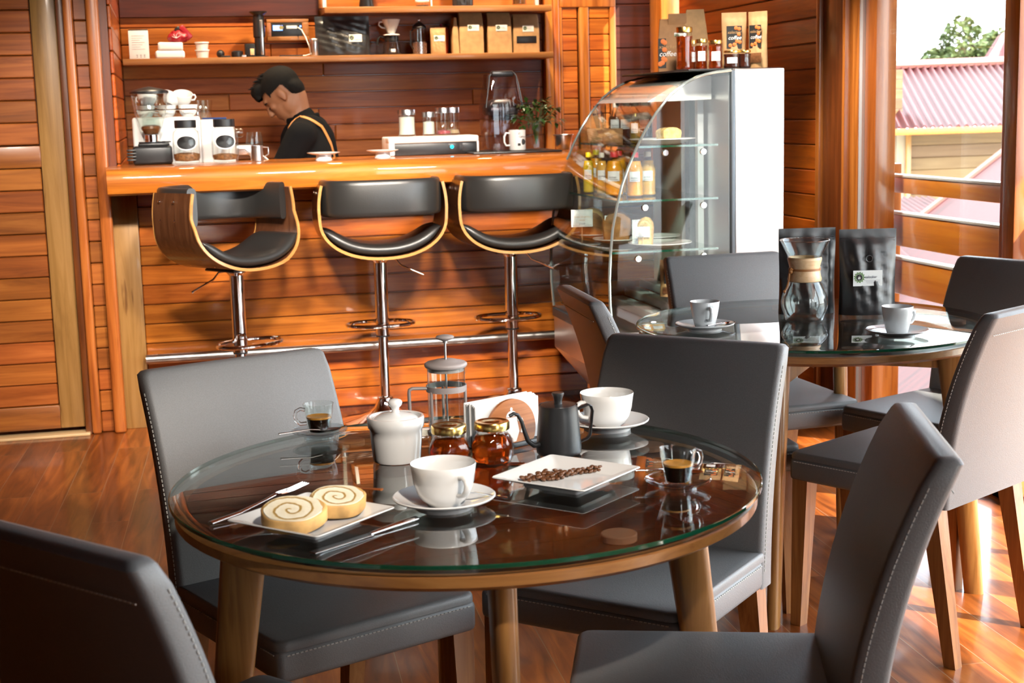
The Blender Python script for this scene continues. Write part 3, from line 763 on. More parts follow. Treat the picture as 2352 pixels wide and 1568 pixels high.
# ================================================================ display case
dc = thing('display_case', 'curved glass pastry display case with steel rear column at the bar end', 'display case', (2.0, 5.85, 0))
D0 = Vector((2.0, 5.85, 0)); dT = Matrix.Translation(-D0)
Y0, Y1 = 5.40, 6.30
arc = [(1.650, .485), (1.641, .60), (1.640, .70), (1.646, .80), (1.657, .90), (1.674, .98), (1.695, 1.06), (1.722, 1.13), (1.755, 1.20), (1.793, 1.27), (1.838, 1.335), (1.895, 1.40), (1.948, 1.440), (2.005, 1.466), (2.07, 1.481), (2.144, 1.488)]
g = MB()
for d in (0, .006):
    k = len(g.v); g.v += [(x+d*.6, y, z-d*.5) for y in (Y0, Y1) for x, z in arc]; n = len(arc)
    g.f += [(k+i, k+i+1, k+n+i+1, k+n+i) for i in range(n-1)]
q = MB().add(g.v, g.f, dT); obj('curved_glass', q, M['glass_case'], dc, recalc=False)
for y, nm in ((Y0+.012, 'side_glass'), (Y1-.012, 'side_glass')):
    poly = arc+[(2.144, .485)]
    o = obj(nm, MB().add([(x+.006 if i < len(arc) else x, y, z-.004) for i, (x, z) in enumerate(poly)], [tuple(range(len(poly)))], dT), M['glass_case'], dc, recalc=False, smooth=0)
    obj('polished_edge', MB().tube([Vector((x, y-.011 if y < 6 else y+.011, z)) for x, z in arc], .0055, 8, T=dT), M['edge_strip'], o)
for z, xf, nm in ((1.208, 1.775, 'glass_shelf'), (1.0, 1.69, 'glass_shelf'), (.802, 1.66, 'glass_shelf')):
    xr = 2.04
    o = obj(nm, MB().box(xf, xr+.06, Y0+.03, Y1-.03, z-.008, z, dT), M['glass_shelf'], dc, smooth=0)
    obj('green_edge', MB().box(xf-.0012, xf, Y0+.03, Y1-.03, z-.008, z, dT).box(xf, xr+.06, Y0+.0288, Y0+.03, z-.008, z, dT), M['glass_edge'], o, smooth=0)
    for x in (xf+.10, xr-.01):
        obj('shelf_stud', MB().lathe([(0, 0), (.011, 0), (.0125, .003), (.0125, .010), (.009, .012), (.006, .012), (.006, .022), (0, .022)], 16, T=dT @ TR((x, Y0+.002, z-.028), (-PI/2, 0, 0))), M['chrome'], o)
obj('rear_column', MB().rbox(2.160, 2.364, Y0, Y1, .10, 1.494, .004, 2, dT), M['steel_light'], dc)
obj('column_trim', MB().rbox(2.144, 2.160, Y0-.001, Y1, .10, 1.490, .003, 2, dT), M['alu_dark'], dc)
obj('sliding_panel', MB().box(2.118, 2.124, 5.83, Y1-.02, .5, 1.20, dT), M['white'], dc)['label'] = 'white sliding rear panel'
obj('dark_upright', MB().box(2.105, 2.13, 5.77, 5.825, .49, 1.47, dT), M['alu_dark'], dc)
obj('pale_upright', MB().box(2.105, 2.13, 5.67, 5.70, .49, 1.47, dT), M['alu'], dc)
obj('rear_sheet', MB().box(2.14, 2.143, Y0+.02, Y1-.02, .49, 1.47, dT), M['steel'], dc)
obj('top_lid', MB().rbox(1.98, 2.364, Y0+.03, Y1-.01, 1.489, 1.497, .003, 2, dT), M['black'], dc)
obj('light_canopy', MB().loft([[(1.86, y, 1.375), (2.0, y, 1.455), (2.13, y, 1.472), (2.13, y, 1.38)] for y in (Y0+.18, Y1-.02)], dT), M['white'], dc)
obj('deck', MB().rbox(1.655, 2.15, Y0+.005, Y1-.005, .462, .485, .003, 2, dT), M['steel'], dc)
st_ = MB()
for k in range(3): st_.rbox(1.90+.07*k, 1.965+.07*k, Y0+.04, Y1-.04, .485+.035*k, .52+.035*k, .004, 2, dT)
obj('deck_step', st_, M['alu'], dc)
obj('base', MB().loft([[(1.650, y, .462), (1.650, y, .30), (1.80, y, .12), (1.80, y, .10), (2.36, y, .10), (2.36, y, .462)] for y in (Y0+.003, Y1-.003)], dT), M['steel_light'], dc, smooth=0)
obj('base_trim', MB().rbox(1.643, 2.15, Y0-.002, Y1, .440, .478, .003, 2, dT), M['alu_dark'], dc)
for x, y in ((1.85, Y0+.08), (2.3, Y0+.08), (1.85, Y1-.08), (2.3, Y1-.08)): obj('foot', MB().lathe([(0, 0), (.025, 0), (.025, .02), (.015, .03), (.015, .11), (0, .11)], 16, T=dT @ TR((x, y, 0))), M['black'], dc)
# ================================================================ table ware
TZ = .75
def T1p(x, y): return (x, y, TZ)
def handle(pts, r, n=8, flat=None): return MB().tube(pts, r, n, flat=flat)
def loop_handle(r0, z0, z1, out, m=14):
    # D-shaped handle in the x-z plane leaving the wall at radius r0
    pts = []
    for k in range(m+1):
        a = -PI/2+PI*k/m; pts.append((r0+out*math.cos(a)**.8 if math.cos(a) > 1e-6 else r0, 0, (z0+z1)/2+(z1-z0)/2*math.sin(a)))
    return pts
def saucer_mesh(R, h): return MB().lathe([(0, .004), (R*.50, .004), (R*.52, 0), (R*.56, 0), (R*.58, .005), (R*.86, h*.70), (R, h-.001), (R+.0008, h+.001), (R-.001, h+.0022), (R*.86, h*.78+.002), (R*.56, .0085), (R*.40, .0070), (R*.36, .0055), (0, .0055)], 56)
def latte_cup(label, loc, rz, group):
    t = thing('coffee_cup', label, 'cup', loc, rz, group)
    prof = [(0, .004), (.022, .004), (.024, 0), (.0265, 0), (.028, .004), (.036, .010), (.0435, .022), (.0480, .038), (.0505, .056), (.0518, .066), (.0512, .0672), (.0500, .066), (.0488, .056), (.046, .038), (.0412, .022), (.033, .0118), (.02, .008), (0, .0075)]
    b_ = obj('body', MB().lathe(prof, 56), M['porcelain'], t, smooth=60)
    obj('handle', handle([(.049, 0, .052), (.058, 0, .0535), (.0665, 0, .050), (.0685, 0, .043), (.065, 0, .034), (.057, 0, .026), (.045, 0, .0225)], [.0042, .0042, .0044, .0044, .0042, .004, .004], 10, (1, 1.35)), M['porcelain'], t, smooth=60)
    return t
def tall_cup(label, loc, rz, group):
    t = thing('coffee_cup', label, 'cup', loc, rz, group)
    prof = [(0, .003), (.0215, .003), (.0225, 0), (.0245, 0), (.0265, .003), (.030, .014), (.0345, .034), (.0385, .056), (.0408, .0735), (.0402, .0745), (.0388, .0735), (.0365, .056), (.0325, .034), (.028, .014), (.024, .008), (0, .007)]
    obj('body', MB().lathe(prof, 48), M['porcelain'], t, smooth=60)
    obj('handle', handle([(.0385, 0, .058), (.046, 0, .061), (.0545, 0, .057), (.0575, 0, .047), (.054, 0, .035), (.046, 0, .027), (.0335, 0, .026)], .0042, 10, (1, 1.3)), M['porcelain'], t, smooth=60)
    return t
def saucer(label, loc, R=.0805, h=.019, mat='porcelain', group='saucers on the tables'):
    t = obj('saucer', saucer_mesh(R, h), M[mat], None, loc, smooth=50); return tag(t, label, 'saucer', group)
def spoon(label, loc, rz, tilt=0, L=.115, mat='chrome', roll=0, bowl=.0115):
    t = thing('teaspoon', label, 'spoon', loc, rz, None); t.rotation_euler = (roll, tilt, rz)
    def fn(u, v):
        a = 2*PI*u; rr = v; x = L*.5-.02+.021*rr*math.cos(a); y = bowl*rr*math.sin(a)*(1-.12*math.cos(a)); return (x, y, .0035-.0042*(1-rr*rr))
    g = MB().grid(fn, 24, 6); k = len(g.v); g.v += [(x, y, z-.0011) for x, y, z in g.v]; g.f += [tuple(i+k for i in q)[::-1] for q in g.f[:]]
    obj('bowl', g, M[mat], t, smooth=80)
    obj('stem', MB().tube([(L*.5-.04, 0, .0035), (L*.5-.055, 0, .0055), (0, 0, .0062), (-L*.35, 0, .004), (-L*.5, 0, .0032)], [.0022, .0018, .0019, .0026, .0034], 10, flat=(.55, 1.3)), M[mat], t, smooth=80)
    return t
LC = 'large white latte cups'
saucer('white saucer under the large white cup at the front of the table', T1p(.391, 2.197))
latte_cup('large white latte cup at the front of the table, handle towards us', (.391, 2.197, TZ+.0055), math.radians(-68), LC)
spoon('steel teaspoon lying on the saucer of the front white latte cup', (.437, 2.188, TZ+.0165), math.radians(152), math.radians(-4), .11)
saucer('white saucer under the large white cup behind the black kettle', T1p(.796, 2.651))
latte_cup('large white latte cup behind the black kettle at the back of the front table', (.796, 2.651, TZ+.0055), math.radians(195), LC)
# glass espresso cups
def espresso(label, loc, rz):
    t = thing('espresso_cup', label, 'espresso cup', loc, rz, 'glass espresso cups')
    out = [(0, .0015), (.0185, .0005), (.0205, .003), (.0235, .022), (.0275, .044), (.0298, .060)]
    inn = [(.0280, .060), (.0258, .044), (.0218, .022), (.0185, .0065), (0, .0055)]
    obj('glass_body', MB().lathe(out+[(.0292, .0612), (.0284, .0608)]+inn, 40), M['glass'], t, smooth=60)
    hd = obj('handle', handle([(.027, 0, .050), (.035, 0, .053), (.0435, 0, .049), (.046, 0, .040), (.0435, 0, .030), (.036, 0, .0235), (.0245, 0, .024)], .0036, 12), M['glass_thick'], t, smooth=60)
    cf = obj('coffee', MB().lathe([(0, .0062), (.0182, .0068), (.0214, .022), (.0236, .0335), (0, .0335)], 40), M['coffee'], t, smooth=40)
    obj('crema', MB().lathe([(0, .0348), (.0180, .0349), (.0240, .0360), (.0243, .0352), (.0237, .0322), (0, .0336)], 40), M['crema'], cf)
    return t
def glass_saucer(label, loc): return saucer(label, loc, .0535, .015, 'glass', 'clear glass saucers')
M['saucer_glass'] = glass('thick saucer glass', (.86, .89, .90), 1.75)
for o_, lab in ((0, 0),): pass
def gs(label, loc): return saucer(label, loc, .0535, .0155, 'saucer_glass', 'clear glass saucers')
gs('clear glass saucer near the left back rim under a glass espresso cup', T1p(.253, 2.765))
espresso('glass espresso cup with dark coffee at the left back of the front table', (.253, 2.765, TZ+.0068), math.radians(186))
spoon('thin dark teaspoon across the glass saucer at the left back', (.232, 2.737, TZ+.0175), math.radians(8), 0, .12, 'steel')
gs('clear glass saucer at the right of the front table under a glass espresso cup', T1p(.776, 2.19))
espresso('glass espresso cup with dark coffee at the right of the front table', (.776, 2.19, TZ+.0068), math.radians(14))
spoon('steel teaspoon resting behind the right glass espresso cup', (.772, 2.222, TZ+.0185), math.radians(-12), math.radians(3), .11)
# sugar bowl
t = thing('sugar_bowl', 'white lidded sugar bowl with a round knob on the front table', 'sugar bowl', T1p(.368, 2.535), 0)
obj('body', MB().lathe([(0, .003), (.038, .003), (.0395, 0), (.042, .001), (.0435, .006), (.0462, .045), (.0470, .058), (.0505, .063), (.0512, .078), (.0500, .081), (.0465, .081), (.0445, .0765), (.0425, .0755), (.0425, .06), (.040, .01), (0, .008)], 56), M['porcelain'], t, smooth=50)
lid = obj('lid', MB().lathe([(0, .088), (.012, .0875), (.030, .0835), (.0412, .0775), (.0416, .0762), (0, .076)], 48), M['porcelain'], t, smooth=60)
obj('knob', MB().lathe([(.0075, .087), (.0065, .092), (.0072, .0965), (.0118, .1005), (.0132, .1055), (.0112, .1095), (.006, .1115), (0, .112)], 32), M['porcelain'], lid, smooth=70)
# honey jars
def hexjar(label, loc, rz):
    t = thing('honey_jar', label, 'jar', loc, rz, 'hexagonal honey jars')
    def ring(r, z, rd=.25):
        pts = []
        for k in range(48):
            a = 2*PI*k/48; seg = (a % (PI/3))-PI/6; rr = r*math.cos(PI/6)/math.cos(seg); rr = rr*(1-rd)+r*.945*rd; pts.append((rr*math.cos(a), rr*math.sin(a), z))
        return pts
    prof = [(.030, .0005, .6), (.0365, .003, .4), (.0400, .009, .2), (.0405, .030, .2), (.0395, .038, .25), (.034, .048, .5), (.0285, .0545, 1), (.0275, .057, 1), (.0275, .0625, 1)]
    obj('glass_body', MB().loft([ring(*p) for p in prof], caps=True), M['glass'], t, smooth=40)
    obj('honey', MB().loft([ring(max(.01, r-.002), z+.0015, d) for r, z, d in prof[:6]]+[ring(.0285, .0515, .8)]), M['honey'], t, smooth=40)
    obj('lid', MB().lathe([(.0285, .0605), (.0308, .0605), (.0312, .063), (.0312, .072), (.0300, .0742), (.026, .0748), (.0245, .0738), (.013, .0738), (.012, .0745), (0, .0745)], 40), M['gold'], t, smooth=50)
    return t
hexjar('honey jar with gold lid directly behind the front white cup', T1p(.450, 2.46), .3)
hexjar('honey jar with gold lid beside the kettle spout, right of the other', T1p(.528, 2.463), .1)
# french press
t = thing('french_press', 'small clear french press with taupe plastic frame and raised plunger', 'french press', T1p(.492, 2.70), math.radians(180))
obj('glass_body', MB().lathe([(0, .004), (.032, .004), (.0355, .008), (.0362, .02), (.0362, .128), (.038, .136), (.0373, .136), (.0354, .128), (.0354, .02), (.0345, .009), (0, .006)], 40), M['glass'], t, smooth=60)
l_ = obj('lid', MB().lathe([(0, .1485), (.020, .148), (.0225, .1455), (.037, .1435), (.0405, .141), (.041, .1375), (.0395, .1345), (.0345, .134), (.0345, .126), (0, .126)], 48), M['plastic_grey'], t, smooth=50)
obj('plunger_rod', MB().lathe([(0, .0), (.0022, .0), (.0022, .168), (.0045, .168), (.0045, .176), (0, .176)], 14, T=TR((0, 0, .012))), M['steel'], l_)
obj('plunger_knob', MB().lathe([(0, .184), (.006, .184), (.0165, .1885), (.0178, .191), (.016, .1935), (.008, .1955), (0, .1958)], 32), M['plastic_grey'], l_, smooth=60)
obj('filter_disc', MB().lathe([(0, .018), (.034, .018), (.035, .020), (.035, .024), (.033, .026), (0, .026)], 40), M['steel'], t)
fm = obj('frame', MB().lathe([(.0368, .088), (.0388, .088), (.0388, .099), (.0368, .099)], 48, close=True), M['plastic_grey'], t)
lg = MB()
for k in range(3):
    a = math.radians(30+120*k); lg.tube([(.0378*math.cos(a), .0378*math.sin(a), .09), (.0378*math.cos(a), .0378*math.sin(a), 0)], .0028, 8)
lg.lathe([(.033, .004), (.0385, .004), (.0385, .010), (.0370, .010)], 48, close=True); obj('stand', lg, M['plastic_grey'], fm)
obj('handle', MB().tube([(.037, 0, .0945), (.066, 0, .096), (.0715, 0, .0935), (.0725, 0, .088), (.0715, 0, .008)], .0048, 10, flat=(.7, 1.2)), M['plastic_grey'], t, smooth=60)
obj('spout', MB().loft([[(-.036, -.007, .136), (-.036, .007, .136), (-.036, .005, .118), (-.036, -.005, .118)], [(-.0455, -.0025, .138), (-.0455, .0025, .138), (-.043, .001, .132), (-.043, -.001, .132)]]), M['glass'], t)
# napkin holder : wooden base, two discs, napkins between
nr = Vector((.678-.56, 2.545-2.505, 0)); rz = math.atan2(nr.y, nr.x)+math.radians(8)
t = thing('napkin_holder', 'napkin holder with round red-brown wooden faces and an inlaid white coffee pot motif', 'napkin holder', T1p(.572, 2.578), rz)
obj('base', MB().rbox(-.062, .068, -.030, .030, 0, .010, .003), M['black_matte'], t)
for y, s in ((-.024, -1), (.020, 1)):
    poly = [(.058*math.cos(a), .034+.058*math.sin(a)) for a in [2*PI*k/64 for k in range(64)]]
    poly = [(x, max(.0101, z)) for x, z in poly]
    o = obj('face_disc', MB().prism(poly, y-.003, y+.003), M['disc_wood'], t, smooth=20)
    if s < 0:
        pot = [(-.010, .012), (.010, .012), (.018, .030), (.013, .052), (.0125, .058), (-.0125, .058), (-.013, .052), (-.018, .030)]
        b = MB().prism(pot, y-.0038, y-.003)
        b.prism([(.0125*math.cos(a), .0595+.011*math.sin(a)) for a in [PI*k/14 for k in range(15)]], y-.0038, y-.003)
        b.prism([(.003*math.cos(a), .0735+.0035*math.sin(a)) for a in [2*PI*k/14 for k in range(14)]], y-.0038, y-.003)
        b.tube([(-.015, y-.0034, .03), (-.023, y-.0034, .038), (-.026, y-.0034, .052), (-.032, y-.0034, .057)], .003, 6)
        b.tube([(.014, y-.0034, .051), (.024, y-.0034, .052), (.028, y-.0034, .042), (.022, y-.0034, .027)], .0022, 6)
        obj('pot_inlay', b, M['paper'], o)['label'] = 'white coffee pot silhouette'
nk = MB()
for k in range(7): nk.rbox(-.077+.001*(k % 3), .074-.0012*(k % 2), -.0185+.0052*k, -.0185+.0052*k+.0042, .0102, .0875+.0016*((k*5) % 4), .0012, 1)
o = obj('napkin_stack', nk, M['paper'], None, T1p(.572, 2.578), (0, 0, rz)); tag(o, 'stack of folded white paper napkins held in the wooden holder', 'napkins')
# kettle
t = thing('gooseneck_kettle', 'small matte black gooseneck kettle with lid knob and strap handle', 'kettle', T1p(.655, 2.485), math.radians(5))
obj('body', MB().lathe([(0, .001), (.037, .001), (.0402, .004), (.0406, .010), (.0395, .03), (.0355, .078), (.0348, .088), (.0352, .0905), (.0338, .0905), (.033, .085), (0, .084)], 56), M['black_matte'], t, smooth=50)
l_ = obj('lid', MB().lathe([(0, .0925), (.025, .0915), (.032, .0905), (.0328, .0888), (0, .0886)], 48), M['black_matte'], t, smooth=50)
obj('knob', MB().lathe([(.0075, .091), (.0068, .096), (.0085, .104), (.0112, .1105), (.0105, .1125), (0, .113)], 32), M['black_matte'], l_, smooth=50)
obj('spout', MB().tube([(-.034, -.004, .022), (-.050, -.008, .022), (-.062, -.011, .032), (-.069, -.013, .050), (-.074, -.014, .068), (-.082, -.016, .082), (-.090, -.018, .0855), (-.098, -.019, .082)], [.0052, .0048, .0042, .0037, .0034, .0033, .0033, .0034], 14), M['black_matte'], t, smooth=60)
obj('handle', MB().tube([(.034, .0, .078), (.056, .0, .086), (.0625, .0, .083), (.0655, .0, .074), (.060, .0, .030), (.054, .0, .023), (.039, .0, .018)], .0042, 10, flat=(.55, 1.6)), M['black_matte'], t, smooth=60)
# square plates
def sq_plate(label, loc, rz):
    def ring(h, z, r=.006):
        pts = []
        for cx, cy_, a0 in ((h-r, h-r, 0), (-h+r, h-r, PI/2), (-h+r, -h+r, PI), (h-r, -h+r, 1.5*PI)):
            for k in range(5): a = a0+k*PI/8; pts.append((cx+r*math.cos(a), cy_+r*math.sin(a), z))
        return pts
    g = MB().loft([ring(.048, 0), ring(.052, 0), ring(.054, .005), ring(.074, .013), ring(.0895, .0185), ring(.0905, .0198), ring(.0895, .0212), ring(.075, .0170), ring(.060, .0085, .01), ring(.055, .0078, .01)])
    o = obj('square_plate', g, M['porcelain'], None, loc, (0, 0, rz), smooth=40); return tag(o, label, 'plate', 'square white plates')
sq_plate('square white plate holding two slices of swiss roll', T1p(.180, 2.155), math.radians(43))
sq_plate('square white plate holding roasted coffee beans', T1p(.612, 2.275), math.radians(42))
# beans
bm_ = MB(); bm_.ball((0, 0, .0028), (.0056, .0040, .0030), 12, 8)
for i, (x, y, z) in enumerate(bm_.v):
    if z > .004 and abs(y) < .0012: bm_.v[i] = (x, y, z-.0010)
bean0 = obj('coffee_bean', bm_, M['bean'], smooth=80)
BG = 'roasted coffee beans on the square plate'
BL = 'shiny brown roasted coffee bean in the pile on the right square white plate'
tag(bean0, BL, 'coffee bean', BG)
ax = Vector((.706-.528, 2.334-2.297, 0)); ax_l = ax.length; ax.normalize(); ay = Vector((-ax.y, ax.x, 0))
rb = random.Random(3); first = True; placed = []
tries = 0
while len(placed) < 125 and tries < 6000:
    tries += 1
    u = rb.random(); wdt = .034*min(1, u/.30) if u < .30 else (.034*(1-(u-.30)/.32)+.0085 if u < .62 else .011)
    s = rb.uniform(-.5, .5)*wdt*1.15-.004
    p = Vector((.533, 2.285, 0))+ax*(u*ax_l*.97)+ay*s
    lay = rb.random() < .3
    z = TZ+.0085+(.0042 if lay else 0)
    if any((q-Vector((p.x, p.y, z))).length < .0066 for q in placed): continue
    q_ = Vector((p.x, p.y, z)); placed.append(q_)
    if first: o = bean0; first = False
    else: o = bean0.copy(); COL.objects.link(o)
    o.location = q_; o.rotation_euler = (rb.uniform(-.35, .35)+(PI if rb.random() < .45 else 0)*0, rb.uniform(-.3, .3), rb.uniform(0, 6.28))
# swiss roll
def roll_mat():
    m, nt, out = nmat('swiss roll crumb'); N = nt.nodes; L = nt.links
    b_ = N.new('ShaderNodeBsdfPrincipled'); L.new(b_.outputs[0], out.inputs['Surface']); setp(b_, **{'Roughness': .8})
    tc = N.new('ShaderNodeTexCoord'); sx = N.new('ShaderNodeSeparateXYZ')
    n = N.new('ShaderNodeTexNoise'); n.inputs['Scale'].default_value = 55; n.inputs['Detail'].default_value = 4; L.new(tc.outputs['Object'], n.inputs['Vector'])
    va = N.new('ShaderNodeVectorMath'); va.operation = 'MULTIPLY_ADD'; va.inputs[1].default_value = (.008, .008, .008); L.new(n.outputs['Color'], va.inputs[0]); L.new(tc.outputs['Object'], va.inputs[2])
    L.new(va.outputs[0], sx.inputs[0])
    def mth(op, a, b2=None, v=None):
        q = N.new('ShaderNodeMath'); q.operation = op
        L.new(a, q.inputs[0])
        if b2 is not None: L.new(b2, q.inputs[1])
        if v is not None: q.inputs[1].default_value = v
        return q.outputs[0]
    x2 = mth('MULTIPLY', sx.outputs['X'], sx.outputs['X']); y2 = mth('MULTIPLY', sx.outputs['Y'], sx.outputs['Y'])
    r = mth('SQRT', mth('ADD', x2, y2)); at = mth('ARCTAN2', sx.outputs['Y'], sx.outputs['X'])
    ang = mth('MULTIPLY', at, v=1/(2*PI)); s = mth('SUBTRACT', mth('MULTIPLY', r, v=1/.0175), ang); fr = mth('FRACT', s)
    cr = N.new('ShaderNodeValToRGB'); e = cr.color_ramp.elements
    e[0].position = 0; e[0].color = (.80, .68, .48, 1); e[1].position = .72; e[1].color = (.86, .77, .60, 1)
    for pos, c in ((.78, (.42, .24, .05, 1)), (.90, (.30, .17, .035, 1)), (.97, (.70, .50, .24, 1))): q = e.new(pos); q.color = c
    L.new(fr, cr.inputs['Fac'])
    gt = N.new('ShaderNodeMath'); gt.operation = 'GREATER_THAN'; L.new(r, gt.inputs[0]); gt.inputs[1].default_value = .0475
    mx = N.new('ShaderNodeMixRGB'); mx.inputs[2].default_value = (.62, .34, .10, 1); L.new(gt.outputs[0], mx.inputs[0]); L.new(cr.outputs[0], mx.inputs[1])
    L.new(mx.outputs[0], b_.inputs['Base Color'])
    bp = N.new('ShaderNodeBump'); bp.inputs['Strength'].default_value = .6; bp.inputs['Distance'].default_value = .003; L.new(n.outputs['Fac'], bp.inputs['Height']); L.new(bp.outputs[0], b_.inputs['Normal'])
    return m
M['roll'] = roll_mat()
M['crust'] = plain('golden crust', (.66, .38, .13), .7, noise=.25, nscale=30, bump=.4)
def roll_slice(label, loc, rot, sc=1.0):
    t = thing('swiss_roll_slice', label, 'cake slice', loc, group='swiss roll slices'); t.rotation_euler = rot; t.scale = (sc, sc, 1)
    n = 44; rings = []
    for z, k in ((-.011, .94), (-.009, 1), (.009, 1), (.011, .95)):
        rings.append([((.049+.002*math.sin(3*a+1))*k*math.cos(a), (.040+.0015*math.sin(4*a))*k*math.sin(a), z) for a in [2*PI*q/n for q in range(n)]])
    obj('crust', MB().loft(rings), M['crust'], t, smooth=50)
    obj('crumb_face', MB().loft([[(x*.985, y*.985, .0112) for x, y, z in rings[3]], [(x*.97, y*.97, .0125) for x, y, z in rings[3]]]), M['roll'], t, smooth=50)
    return t
roll_slice('front slice of cream swiss roll with green filling on the left square plate', (.150, 2.125, TZ+.0285), (math.radians(15), 0, math.radians(-2)))
roll_slice('rear slice of swiss roll leaning behind the front slice on the square plate', (.222, 2.178, TZ+.0285), (math.radians(13), 0, math.radians(14)), .9)
# cutlery by the cake plate
def knife(label, a, b_):
    a, b_ = Vector(a), Vector(b_); d = b_-a; t = thing('table_knife', label, 'knife', ((a+b_)/2), math.atan2(d.y, d.x)); L_ = d.length
    obj('blade', MB().rbox(-.01, L_/2, -.007, .007, .001, .0026, .0007, 1), M['chrome'], t)
    obj('handle', MB().tube([(-L_/2, 0, .0045), (-L_/4, 0, .004), (-.008, 0, .003)], [.0062, .0055, .0042], 12, flat=(.6, 1.1)), M['chrome'], t, smooth=60); return t
knife('steel table knife lying in front of the cake plate', (.335, 2.135, TZ), (.166, 2.015, TZ))
t = thing('fork', 'steel fork behind the cake plate with four tines pointing up', 'fork', (.108, 2.262, TZ), math.radians(35))
L_ = .19
obj('handle', MB().tube([(-.095, 0, .004), (-.04, 0, .008), (.01, 0, .017), (.035, 0, .0225)], [.0055, .004, .0026, .0035], 10, flat=(.6, 1.2)), M['chrome'], t, smooth=60)
tn = MB()
for k in range(4): y = -.0075+.005*k; tn.tube([(.032, y*.5, .0225), (.045, y, .0225), (.065, y, .0235), (.095, y, .028)], [.0016, .0014, .0013, .0008], 8)
obj('tines', tn, M['chrome'], t)
spoon('brown wooden teaspoon tip sticking out behind the swiss roll', (.255, 2.225, TZ+.030), math.radians(140), math.radians(6), .10, 'disc_wood', bowl=.013)
spoon('steel teaspoon lying on the glass between honey jar and bean plate', (.600, 2.405, TZ+.0012), math.radians(160), 0, .13)
# ================================================================ back table
CS = 'small white cups on the back table'
saucer('white saucer under the small cup on the left of the back table', (1.412, 3.755, TZ), .081, .018)
tall_cup('small white coffee cup on the left of the back table, handle facing us', (1.412, 3.755, TZ+.0055), math.radians(-92), CS)
spoon('steel teaspoon with a dark red-brown bowl on the left saucer of the back table', (1.452, 3.735, TZ+.0145), math.radians(20), 0, .10)
saucer('white saucer under the small cup on the right of the back table', (1.836, 3.462, TZ), .081, .018)
tall_cup('small white coffee cup on the right of the back table, handle to the right', (1.836, 3.462, TZ+.0055), math.radians(12), CS)
spoon('dark steel teaspoon lying across the right saucer of the back table', (1.826, 3.50, TZ+.016), math.radians(14), 0, .14, 'steel')
t = thing('coffee_carafe', 'glass hourglass coffee carafe with wooden collar and leather tie on the back table', 'carafe', (1.727, 3.80, TZ), 0)
prof = [(0, .004), (.045, .004), (.052, .006), (.056, .018), (.064, .040), (.066, .056), (.061, .078), (.050, .102), (.040, .122), (.036, .140), (.0385, .158), (.050, .192), (.067, .226), (.0695, .230)]
obj('glass_body', MB().lathe(prof+[(.0675, .2305), (.0655, .2265)]+[(max(0, r-.002), z+(.002 if z < .03 else 0)) for r, z in prof[-3::-1]], 48), M['glass'], t, smooth=70)
obj('lip', MB().lathe([(.0685, .2295), (.0700, .2305), (.0690, .232), (.0672, .2312)], 48, close=True), M['glass_thick'], t)
cl = obj('wooden_collar', MB().lathe([(.0425, .114), (.0470, .116), (.0478, .121), (.0435, .138), (.0418, .148), (.0432, .158), (.0475, .174), (.0478, .180), (.0455, .183), (.042, .181), (.0375, .150), (.040, .118)], 48, close=True), M['pale_wood'], t, smooth=50)
M['tie'] = plain('leather tie', (.36, .13, .03), .5)
obj('leather_tie', MB().lathe([(.0415, .1455), (.0448, .1455), (.0448, .1515), (.0415, .1515)], 40, close=True).tube([(-.042, -.012, .148), (-.052, -.014, .140), (-.054, -.014, .120), (-.060, -.014, .100), (-.066, -.013, .090)], .0028, 8).tube([(-.042, -.014, .150), (-.051, -.018, .155), (-.052, -.016, .146)], .0028, 8).ball((-.049, -.016, .145), .006, 10, 8).ball((-.066, -.013, .090), .0045, 8, 6), M['tie'], cl)
# pouches
def pouch_mesh(w, h, d, taper=.0, seed=0, wr=.004, flare=0.0, gusset=.03, top=.0):
    rnd = random.Random(seed); ph = [rnd.uniform(0, 6.28) for _ in range(8)]
    nz, nx = 26, 22; rings = []
    for j in range(nz+1):
        v = j/nz; z = h*v
        dep = d*(1-v)**.75*(1-.25*math.exp(-v*10)) if v < .86 else d*(1-.86)**.75*(1-(v-.86)/.14)*.6
        hw = w/2*(1-taper*math.sin(min(1, v*1.25)*PI)**1.2+flare*max(0, v-.7))
        ring = []
        for i in range(nx+1):
            x = -1+2*i/nx; yy = dep/2*(1-abs(x)**2.6)**.7
            k_ = wr*(math.sin(9*x+5*v*4+ph[0])*math.sin(7*v*3+ph[1])+.7*math.sin(16*x*(1-.4*v)+ph[2]+6*v))*min(1, 5*(1-v)*v+.05)*(1-abs(x)**4)
            ring.append((x*hw, -(yy+.0007+k_), z+(.006*(1-abs(x)**2)*0)))
        for i in range(nx-1, 0, -1):
            x = -1+2*i/nx; yy = dep/2*(1-abs(x)**2.6)**.7
            ring.append((x*hw, yy+.0007, z))
        rings.append(ring)
    return MB().loft(rings)
def face_y(w, h, d, x, z, off=.004):
    v = z/h; u = min(1, abs(x)/(w/2)); return -(d*(1-v)**.75*(1-.25*math.exp(-v*10))/2*(1-u**2.6)**.7)-off
